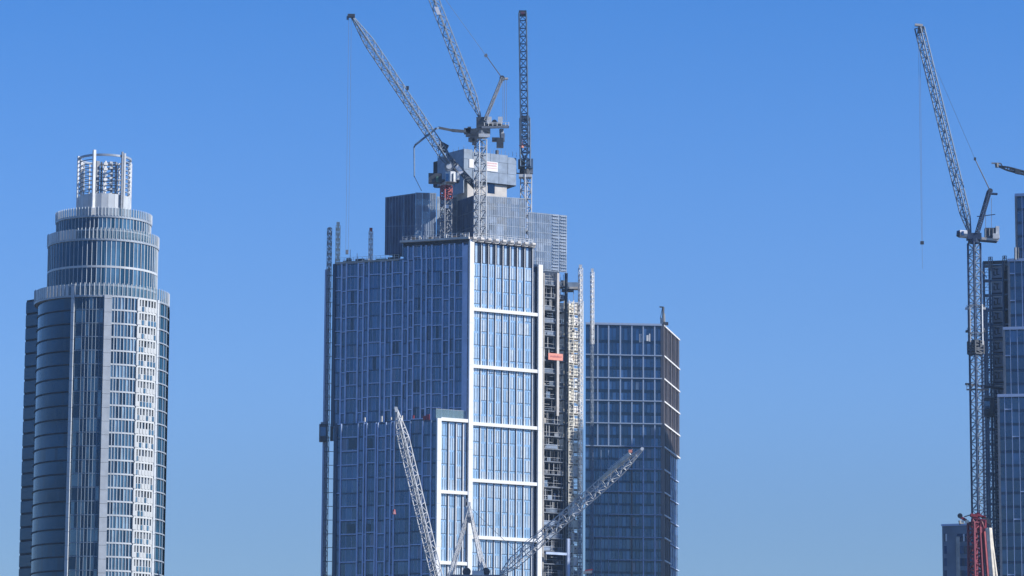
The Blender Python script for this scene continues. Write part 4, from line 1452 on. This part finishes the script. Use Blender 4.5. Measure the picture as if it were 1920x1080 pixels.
def crane_d():
    Y = 1004.0
    c = P(1826.5, 460, Y); x = c.x
    root = thing('tower_crane', 'dark blue luffing crane on its own tall braced mast far right', 'crane', V((x, Y, 0)), GRP)
    zt = zat(1826, 456, Y)
    zm = zat(1826, 650, Y)
    m = MB()
    m.lattice((x, Y, 0), (x, Y, zt), 2.5, 2.5, 1.9, .42, .16, 'crane_blue', ref=(-.55, .83, 0), kb='jib_blue')
    m.build('mast', root)
    # ladder of rungs down the right chord
    m = MB()
    z = zat(1826, 1100, Y)
    while z < zat(1826, 640, Y):
        m.box((x + 1.75, Y - .8, z), (.35, 0, 0), (0, .2, 0), (0, 0, .14), 'crane_blue'); z += 1.0
    m.bar((x + 1.45, Y - .8, zat(1826, 1100, Y)), (x + 1.45, Y - .8, zat(1826, 640, Y)), .15, 'crane_blue')
    m.build('ladder', root)
    # climbing frame and collars
    m = MB()
    z0, z1 = zat(1826, 648, Y), zat(1826, 572, Y)
    for dx in (-1.75, 1.75):
        for dy in (-1.75, 1.75):
            m.bar((x + dx, Y + dy, z0), (x + dx, Y + dy, z1), .3, 'steel_white' if dx > 0 else 'steel_grey')
    for v in (574, 626):
        z = zat(1826, v, Y)
        m.bar((x - 1.8, Y - 1.8, z), (x + 1.8, Y - 1.8, z), .35, 'steel_grey'); m.bar((x - 1.8, Y + 1.8, z), (x + 1.8, Y + 1.8, z), .35, 'steel_grey')
        m.bar((x - 1.8, Y - 1.8, z), (x - 1.8, Y + 1.8, z), .35, 'steel_grey'); m.bar((x + 1.8, Y - 1.8, z), (x + 1.8, Y + 1.8, z), .35, 'steel_grey')
    for v in (579, 622):
        z = zat(1826, v, Y)
        for s in (-1, 1):
            m.box((x + s * 2.4, Y - .6, z), (.5, 0, 0), (0, .5, 0), (0, 0, .3), 'steel_dark' if v > 600 else 'steel_white')
            m.bar((x + s * 2.4, Y - .6, z), (x + s * 2.4, Y - .6, z + 1.0), .12, 'steel_grey')
    m.build('climbing_frame', root)
    m = MB()
    z = zat(1826, 652, Y)
    m.lattice((x, Y, z - 1.8), (x, Y, z + 1.8), 3.1, 3.1, 1.2, .45, .4, 'steel_dark', ref=(-.55, .83, 0))
    m.build('mast_sleeve', root)
    for v0, v1, u1, w, k in ((720, 720, 1880, .65, 'steel_crimson'), (611, 609, 1852, .2, 'steel_grey'), (668, 667, 1850, .2, 'steel_grey'), (505, 506, 1850, .2, 'steel_grey'), (832, 832, 1852, .16, 'crane_blue'), (882, 882, 1852, .16, 'crane_blue'), (936, 936, 1852, .16, 'crane_blue')):
        t = MB()
        a = P(1811 if w > .5 else 1838, v0, Y + 2); b = P(u1, v1, Y + 16)
        t.bar(a, V((b.x, b.y, a.z)) if w < .5 else V((P(u1, v1, Y + 12).x, Y + 12, a.z)), w if w < .5 else .6, 'steel_dark' if w > .5 else k)
        t.build('wall_tie', root)
    m = MB()
    z = zat(1826, 732, Y)
    m.bar((x - 3.0, Y - 1.5, z), (x + 3.2, Y - 1.5, z), .4, 'steel_dark')
    for s in (-2.9, -2.2):
        m.bar((x + s, Y - 1.5, z), (x + s, Y - 1.5, z + 1.6), .1, 'steel_dark')
    m.bar((x - 3.0, Y - 1.5, z + .9), (x - 1.4, Y - 1.5, z + .9), .1, 'steel_dark')
    m.build('tie_collar', root)
    m = MB()
    m.cyl(P(1826, 456, Y), P(1826, 448, Y), 1.7, 'crane_blue', 14)
    m.box(P(1826, 444, Y), (2.0, 0, 0), (0, 1.5, 0), (0, 0, .9), 'crane_blue')
    m.build('slewing_unit', root)
    m = MB()
    m.bar(P(1828, 446, Y - 1), P(1872, 450, Y - 1), .5, 'concrete_pale', h=.7)
    m.bar(P(1828, 446, Y + 1), P(1872, 450, Y + 1), .5, 'crane_blue', h=.7)
    m.box(P(1852, 451, Y), (2.6, 0, -.2), (0, 1.2, 0), (0, 0, .35), 'steel_dark')
    m.build('machinery_deck', root)
    m = MB()
    m.box(P(1857, 437, Y), (1.6, 0, 0), (0, 1.1, 0), (0, 0, 1.35), 'steel_dark')
    for u in (1848, 1855, 1862):
        m.bar(P(u, 428, Y - 1.2), P(u, 447, Y - 1.2), .14, 'steel_grey')
    m.build('winch_house', root)
    m = MB()
    m.box(P(1869.5, 437, Y), (.5, 0, 0), (0, 1.3, 0), (0, 0, 1.8), 'steel_white')
    m.box(P(1866.5, 444, Y - .4), (.9, 0, 0), (0, 1.3, 0), (0, 0, .75), 'steel_white')
    m.build('counterweight', root)
    m = MB()
    m.cyl(P(1799, 438.5, Y - 1.6), P(1813, 439.5, Y - 1.6), 1.15, 'steel_white', 8)
    co = m.build('operator_cab', root)
    m = MB()
    m.cyl(P(1793.5, 438, Y - 1.6), P(1799, 438.5, Y - 1.6), .8, 'glass_deep', 8, r2=1.12)
    m.box(P(1805, 437.5, Y - 2.8), (.35, 0, 0), (0, .1, 0), (0, 0, .6), 'glass_mid')
    m.build('window', co)
    m = MB()
    ap = P(1857.5, 359, Y)
    for dy in (-1, 1):
        m.lattice(P(1832, 438, Y + dy * 1.1), ap + V((-.4, dy * .5, 0)), .8, .8, 1.3, .22, .14, 'crane_blue')
    ao = m.build('a_frame', root)
    m = MB()
    m.cyl(ap + V((-.2, -.6, .1)), ap + V((-.2, .6, .1)), .75, 'steel_dark', 12)
    m.box(ap + V((1.0, 0, -.7)), (.9, 0, -.05), (0, .6, 0), (0, 0, .22), 'crane_blue')
    m.bar(P(1832, 406, Y), P(1866, 402, Y), .22, 'crane_blue')
    m.build('sheave', ao)
    m = MB()
    for u in (1848, 1859):
        m.bar(P(u, 372, Y), P(u, 428, Y), .09, 'rope')
    m.build('back_stay', root)
    m = MB()
    ft = P(1819, 440, Y); tip = P(1724, 52, Y - 4)
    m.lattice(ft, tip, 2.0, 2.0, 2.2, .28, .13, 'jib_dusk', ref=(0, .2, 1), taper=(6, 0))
    m.build('jib', root)
    m = MB()
    m.box(tip + V((.3, 0, -.6)), (.8, 0, 0), (0, .8, 0), (.15, 0, .9), 'steel_dark')
    m.box(tip + V((-.2, 0, .75)), (1.1, 0, -.1), (0, .6, 0), (0, 0, .3), 'concrete_pale')
    m.build('jib_head', root)
    m = MB()
    nd = P(1828, 298, Y - 4)
    m.bar(ap, nd, .2, 'rope'); m.bar(ap + V((0, .6, 0)), nd + V((0, .3, 0)), .1, 'rope')
    m.box(nd, (.3, 0, 0), (0, .3, 0), (0, 0, .4), 'steel_dark')
    m.bar(nd, P(1760, 140, Y - 4), .07, 'rope')
    m.bar(P(1760, 140, Y - 4), P(1742, 110, Y - 4), .05, 'rope')
    m.build('luffing_rope', root)
    m = MB()
    hb = V((tip.x - .1, tip.y, zat(1723, 452, Y - 4)))
    m.bar((tip.x - .35, tip.y, tip.z), (hb.x - .12, hb.y, hb.z), .05, 'rope')
    m.bar((tip.x + .1, tip.y, tip.z), (hb.x + .12, hb.y, hb.z), .05, 'rope')
    m.build('hoist_rope', root)
    m = MB()
    m.box(hb + V((0, 0, -.5)), (.5, 0, 0), (0, .3, 0), (0, 0, .45), 'steel_dark')
    m.bar(hb + V((0, 0, -.9)), hb + V((0, 0, -8)), .05, 'rope')
    m.build('hook_block', root)
crane_d()

def crane_e():
    Y = 800.0
    # right hand jib with its A-frame and deck
    base = P(890, 1082, Y)
    root = thing('tower_crane', 'near pale crane low down with A-frame, jib rising to the right', 'crane', V((base.x, Y, 0)), GRP)
    m = MB()
    m.lattice((base.x, Y, 0), (base.x, Y, base.z - 2), 2.2, 2.2, 2.4, .3, .18, 'steel_white', ref=(-.55, .83, 0))
    m.build('mast', root)
    m = MB()
    m.cyl(P(890, 1094, Y), P(890, 1086, Y), 1.7, 'steel_grey', 14)
    m.box(P(895, 1082, Y), (6.5, 0, 0), (0, 1.2, 0), (0, 0, .45), 'steel_grey')
    m.build('slewing_platform', root)
    m = MB()
    m.box(P(896, 1075, Y - 1), (1.3, 0, 0), (0, .7, 0), (0, 0, .55), 'steel_white')
    m.build('electrical_box', root)
    for u in (875, 911):
        m = MB()
        m.cyl(P(u, 1072, Y - .8), P(u, 1072, Y + .8), .95, 'steel_dark', 14)
        m.build('winch', root)
    m = MB()
    ap = P(880, 950, Y)
    for u, dy in ((842, -1), (848, 1), (905, -1), (912, 1)):
        m.lattice(P(u, 1080, Y + dy * 1.2), ap + V((0, dy * .3, 0)), .45, .45, 1.5, .11, .07, 'jib_pale')
    ao = m.build('a_frame', root)
    m = MB()
    m.cyl(P(880, 975, Y - .5), P(880, 975, Y + .5), .7, 'steel_grey', 12)
    m.box(P(878, 955, Y), (.5, 0, 0), (0, .5, 0), (0, 0, 1.6), 'steel_white')
    m.box(P(873.5, 942, Y), (.35, 0, 0), (0, .5, 0), (0, 0, .8), 'steel_grey')
    m.build('sheave', ao)
    m = MB()
    ft = P(938, 1078, Y); tip = P(1204, 842, Y - 12)
    m.lattice(ft, tip, 1.7, 2.1, 2.0, .19, .11, 'jib_pale', ref=(0, .25, 1), taper=(4, 7))
    m.build('jib', root)
    m = MB()
    a = P(1128, 899, Y - 8.5); b = P(1182, 851, Y - 11)
    m.bar(a, b, .9, 'scaffold_cream', h=.7)
    m.bar(P(1140, 880, Y - 9), P(1186, 842, Y - 11), .1, 'steel_white')
    for i in range(8):
        q = a.lerp(b, i / 7)
        m.bar(q, q + V((-.6, 0, .8)), .08, 'steel_white')
    m.build('walkway', root)
    m = MB()
    m.cyl(tip + V((0, -.4, 0)), tip + V((0, .4, 0)), .4, 'steel_white', 10)
    m.build('jib_head', root)
    m = MB()
    m.box(P(1182, 846, Y - 11), (.4, 0, 0), (0, .3, 0), (0, 0, .3), 'salmon')
    m.build('warning_light', root)
    m = MB()
    for dy in (-.3, .3):
        m.bar(ap + V((0, dy, 0)), P(965, 1032, Y - 1) + V((0, dy, 0)), .06, 'steel_grey')
        m.bar(P(965, 1032, Y - 1) + V((0, dy, 0)), P(1170, 866, Y - 11) + V((0, dy, 0)), .05, 'steel_grey')
    m.build('luffing_rope', root)
    # left jib of the second near crane
    b2 = P(834, 1130, Y + 14)
    r2 = thing('tower_crane', 'near pale crane whose broad lattice jib leans left across the dark facade', 'crane', V((b2.x, Y + 14, 0)), GRP)
    m = MB()
    m.lattice((b2.x, Y + 14, 0), (b2.x, Y + 14, b2.z - .5), 2.2, 2.2, 2.4, .3, .18, 'steel_white', ref=(-.55, .83, 0))
    m.build('mast', r2)
    m = MB()
    m.box(b2, (2.5, 0, 0), (0, 1.3, 0), (0, 0, .6), 'steel_grey')
    m.build('slewing_platform', r2)
    m = MB()
    ft = P(829, 1122, Y + 14); tip = P(743, 768, Y + 2)
    m.lattice(ft, tip, 1.8, 2.2, 2.2, .19, .11, 'jib_pale', ref=(0, .25, 1), taper=(3, 6))
    m.bar(ft.lerp(tip, .05), ft.lerp(tip, .9), .3, 'steel_grey')
    m.build('jib', r2)
    m = MB()
    m.box(tip, (.35, 0, 0), (0, .4, 0), (-.1, 0, .6), 'steel_white')
    m.build('jib_head', r2)
    m = MB()
    hk = P(739, 956, Y + 2)
    m.bar((tip.x - .25, tip.y, tip.z), (tip.x - .25, tip.y, hk.z), .04, 'rope')
    m.build('hoist_rope', r2)
    m = MB()
    m.cyl(V((tip.x - .25, tip.y, hk.z - 1.0)), V((tip.x - .25, tip.y, hk.z + .1)), .45, 'steel_red', 10, r2=.25)
    m.box(V((tip.x - .25, tip.y - .3, hk.z - .7)), (.16, 0, 0), (0, .2, 0), (0, 0, .3), 'banner_pink')
    m.build('hook_block', r2)
crane_e()

def placing_boom():
    Y = 1001.0
    root = thing('placing_boom', 'dark folding concrete placing boom arching left from the middle mast', 'boom', P(885, 262, Y))
    m = MB()
    for (u, v, w, h) in ((883, 249, 1.5, 1.1), (876, 246, .9, .8), (888, 257, 1.1, 1.4), (889, 266, .6, .8), (880, 241, .5, .4), (884, 262, .9, .5)):
        m.box(P(u, v, Y + .3), (w, 0, 0), (0, .8, 0), (0, 0, h), 'steel_dark')
    m.build('pedestal', root)
    pts = [(877, 247), (848, 244.5), (823, 239.5), (817.5, 241), (779, 271.5), (776.5, 276), (777, 331), (790, 357)]
    ws = [.75, .6, .45, .5, .4, .3, .2]
    for i in range(len(pts) - 1):
        m = MB()
        a = P(*pts[i], Y - 3 * min(1, i / 3)); b = P(*pts[i + 1], Y - 3 * min(1, (i + 1) / 3))
        m.bar(a, b, ws[i], 'steel_blue' if i > 1 else 'steel_dark')
        if i < 5:
            m.bar(a + V((0, -.4, -.35)), b + V((0, -.4, -.35)), .12, 'steel_dark')
        m.cyl(b + V((0, -.3, 0)), b + V((0, .3, 0)), ws[i] * .55, 'steel_dark', 8)
        m.build('boom_section' if i < 6 else 'end_hose', root)
placing_boom()

def boom_tip():
    Y = 990.0
    root = thing('crane_boom', 'dark thin boom end poking in above the stepped tower', 'boom', P(1925, 326, Y))
    m = MB()
    m.lattice(P(1871, 311.5, Y), P(1990, 343, Y), .9, .9, 1.4, .3, .2, 'steel_dark', taper=(3, 0))
    m.build('boom', root)
    m = MB()
    m.bar(P(1859, 306, Y), P(1876, 306.5, Y), .35, 'steel_grey')
    m.bar(P(1869, 306, Y), P(1870, 314, Y), .8, 'steel_dark')
    m.bar(P(1876, 306, Y), P(1880, 313, Y), .3, 'steel_dark')
    m.build('boom_head', root)
    m = MB()
    m.box(P(1908, 322.5, Y - .6), (.7, 0, -.15), (0, .5, 0), (0, 0, .55), 'steel_dark')
    m.build('joint', root)
    # the post that carries it, beyond the photograph's edge
    m = MB()
    q = P(1990, 343, Y)
    m.lattice((q.x, Y + 2, 0), (q.x, Y + 2, q.z + 2), 1.8, 1.8, 2.5, .3, .2, 'steel_grey', ref=(-.55, .83, 0))
    m.build('mast', root)
boom_tip()

def red_crane():
    Y = 760.0
    c = P(1834, 1000, Y); x = c.x
    root = thing('red_crane', 'crimson lattice mast with pulley head and cream cable bundle low at far right', 'crane', V((x, Y, 0)))
    zt = zat(1834, 980, Y)
    m = MB()
    m.lattice((x - .6, Y, 0), (x - .6, Y, zt), 2.3, 2.0, 1.7, .4, .26, 'steel_crimson', ref=(-.55, .83, 0))
    m.build('mast', root)
    m = MB()
    m.bar((x + 1.2, Y - 1.0, zt - 2), (x + 2.1, Y - 1.0, zat(1834, 1130, Y)), .5, 'steel_red')
    m.bar((x + .3, Y - 1.0, zt - 1), (x + .9, Y - 1.0, zat(1834, 1130, Y)), .5, 'steel_crimson')
    m.build('back_strut', root)
    m = MB()
    m.lattice(P(1822, 980, Y), P(1846, 984, Y), 1.6, 1.8, .9, .3, .22, 'steel_crimson')
    m.box(P(1831, 980, Y), (.7, 0, .1), (0, .5, 0), (0, 0, .5), 'steel_crimson')
    m.box(P(1826, 967, Y), (.75, 0, -.15), (0, .8, 0), (.05, 0, .3), 'steel_red')
    m.box(P(1840, 968, Y), (.9, 0, -.3), (0, .7, 0), (.05, 0, .2), 'steel_red')
    m.box(P(1850, 977, Y), (.9, 0, -.5), (0, .7, 0), (0, 0, .5), 'steel_dark')
    m.box(P(1844, 987, Y), (.6, 0, 0), (0, .8, 0), (0, 0, 1.3), 'steel_red')
    m.bar(P(1828, 963, Y), P(1850, 975, Y), .3, 'steel_dark')
    m.bar(P(1853, 976, Y), P(1857, 982, Y), .35, 'steel_white')
    ho = m.build('head_frame', root)
    for u, v, r, k in ((1800, 967, .55, 'steel_dark'), (1834, 966, .6, 'steel_crimson'), (1848, 974, .55, 'steel_dark')):
        m = MB()
        m.cyl(P(u, v, Y - .5), P(u, v, Y + .5), r, k, 14)
        m.build('pulley', ho)
    m = MB()
    m.bar(P(1800, 969, Y), P(1812, 976, Y), .55, 'steel_crimson')
    m.bar(P(1808, 969, Y), P(1824, 964, Y), .22, 'steel_dark')
    m.bar(P(1810, 976, Y), P(1826, 985, Y), .4, 'steel_dark')
    m.box(P(1803, 979, Y), (.45, 0, 0), (0, .3, 0), (0, 0, .35), 'cream_hose')
    m.box(P(1813, 978, Y), (.35, 0, 0), (0, .3, 0), (0, 0, .3), 'cream_hose')
    m.bar(P(1800, 984, Y), P(1798, 976, Y), .2, 'steel_dark')
    m.build('arm', ho)
    for (u0, u1, w) in ((1850.5, 1857, .55), (1854.5, 1862, .75), (1857.5, 1869, .4), (1848.5, 1853, .22)):
        m = MB()
        pts = [P(u0, 990, Y - .8), P(u0 + (u1 - u0) * .3, 1025, Y - .8), P(u1, 1085, Y - .8), P(u1 + 4, 1140, Y - .8)]
        for a, b in zip(pts, pts[1:]): m.cyl(a, b, w * .7, 'cream_hose', 8)
        m.build('cable_bundle', root)
red_crane()

# small rig at the foot of the open floors
def small_rig():
    Y = 900.0
    root = thing('flood_light', 'small dark floodlight bracket poking up before the shaded scaffold', 'lamp', P(1102, 1090, Y))
    m = MB(); m.bar(P(1102, 1100, Y), P(1102, 1072, Y), .25, 'steel_dark'); m.build('pole', root)
    m = MB()
    m.box(P(1102, 1073, Y), (1.1, 0, .1), (0, .5, 0), (0, 0, .35), 'steel_grey')
    m.box(P(1104, 1069, Y), (1.0, 0, .15), (0, .4, 0), (0, 0, .15), 'steel_red')
    m.build('lamp_head', root)
    m = MB()
    q = P(1102, 1100, Y)
    m.bar((q.x, Y, 0), (q.x, Y, q.z), .5, 'steel_dark'); m.build('lower_pole', root)
small_rig()

# ================================================================== LIGHT
SUN_AZ, SUN_EL = 76.0, 33.0      # degrees right of the direction towards the camera, height
sd = V((math.sin(R_(SUN_AZ)) * math.cos(R_(SUN_EL)), -math.cos(R_(SUN_AZ)) * math.cos(R_(SUN_EL)), math.sin(R_(SUN_EL))))
sl = bpy.data.lights.new('sun', 'SUN')
sl.energy = 4.8; sl.angle = R_(.5); sl.color = (1, .965, .91)
so = bpy.data.objects.new('sun', sl); COL.objects.link(so)
so.rotation_euler = (-sd).to_track_quat('-Z', 'Y').to_euler()
w = bpy.data.worlds.new('World'); sc.world = w
w.use_nodes = True
nt = w.node_tree
bg = nt.nodes['Background']
sk = nt.nodes.new('ShaderNodeTexSky')
sk.sky_type = 'NISHITA'
sk.sun_disc = False
sk.sun_elevation = R_(SUN_EL)
sk.sun_rotation = math.atan2(sd.x, sd.y)
sk.altitude = 2500
sk.air_density = 1.0
sk.dust_density = 0.2
sk.ozone_density = 4.0
hs = nt.nodes.new("ShaderNodeHueSaturation"); hs.inputs["Hue"].default_value = .509; hs.inputs["Saturation"].default_value = 1.12; hs.inputs["Value"].default_value = 1.08
# clear upper air over a slightly dusty horizon
tcw = nt.nodes.new('ShaderNodeTexCoord'); sx = nt.nodes.new('ShaderNodeSeparateXYZ')
nt.links.new(tcw.outputs['Generated'], sx.inputs[0])
rv = nt.nodes.new('ShaderNodeFloatCurve')
cv = rv.mapping.curves[0]
cv.points[0].location = (0, .40); cv.points[1].location = (1, .6)
cv.points.new(.07, .435); cv.points.new(.15, .665); cv.points.new(.24, .77)
rv.mapping.update()
nt.links.new(sx.outputs['Z'], rv.inputs['Value']); mm_ = nt.nodes.new('ShaderNodeMath'); mm_.operation = 'MULTIPLY'; mm_.inputs[1].default_value = 1.5
nt.links.new(rv.outputs[0], mm_.inputs[0]); nt.links.new(mm_.outputs[0], hs.inputs['Value'])
rs = nt.nodes.new('ShaderNodeMapRange')
rs.inputs['From Min'].default_value = .06; rs.inputs['From Max'].default_value = .25
rs.inputs['To Min'].default_value = 1.1; rs.inputs['To Max'].default_value = 1.28
nt.links.new(sx.outputs['Z'], rs.inputs['Value']); nt.links.new(rs.outputs[0], hs.inputs['Saturation'])
nt.links.new(sk.outputs[0], hs.inputs["Color"]); nt.links.new(hs.outputs[0], bg.inputs["Color"])
bg.inputs["Strength"].default_value = .115
vs = sc.view_settings
vs.view_transform = 'Standard'; vs.look = 'None'; vs.exposure = .4; vs.gamma = 1
sc.cycles.filter_width = 1.5
sc.cycles.max_bounces = 6
sc.cycles.use_denoising = True

# ---- air between the lens and the towers
hz = MB()
hz.box((0, 700, 299), (900, 0, 0), (0, 1000, 0), (0, 0, 300), 'ground_grey')
hme = bpy.data.meshes.new('haze')
hme.from_pydata([tuple(p) for p in hz.v], [], hz.f)
hm = bpy.data.materials.new('haze_air'); hm.use_nodes = True
hn = hm.node_tree
hn.nodes.remove(hn.nodes['Principled BSDF'])
pv = hn.nodes.new('ShaderNodeVolumePrincipled')
pv.inputs['Color'].default_value = (.50, .72, 1.0, 1)
pv.inputs['Density'].default_value = HAZE
hn.links.new(pv.outputs[0], hn.nodes['Material Output'].inputs['Volume'])
hme.materials.append(hm)
ho = bpy.data.objects.new('haze', hme); COL.objects.link(ho)
ho['kind'] = 'stuff'
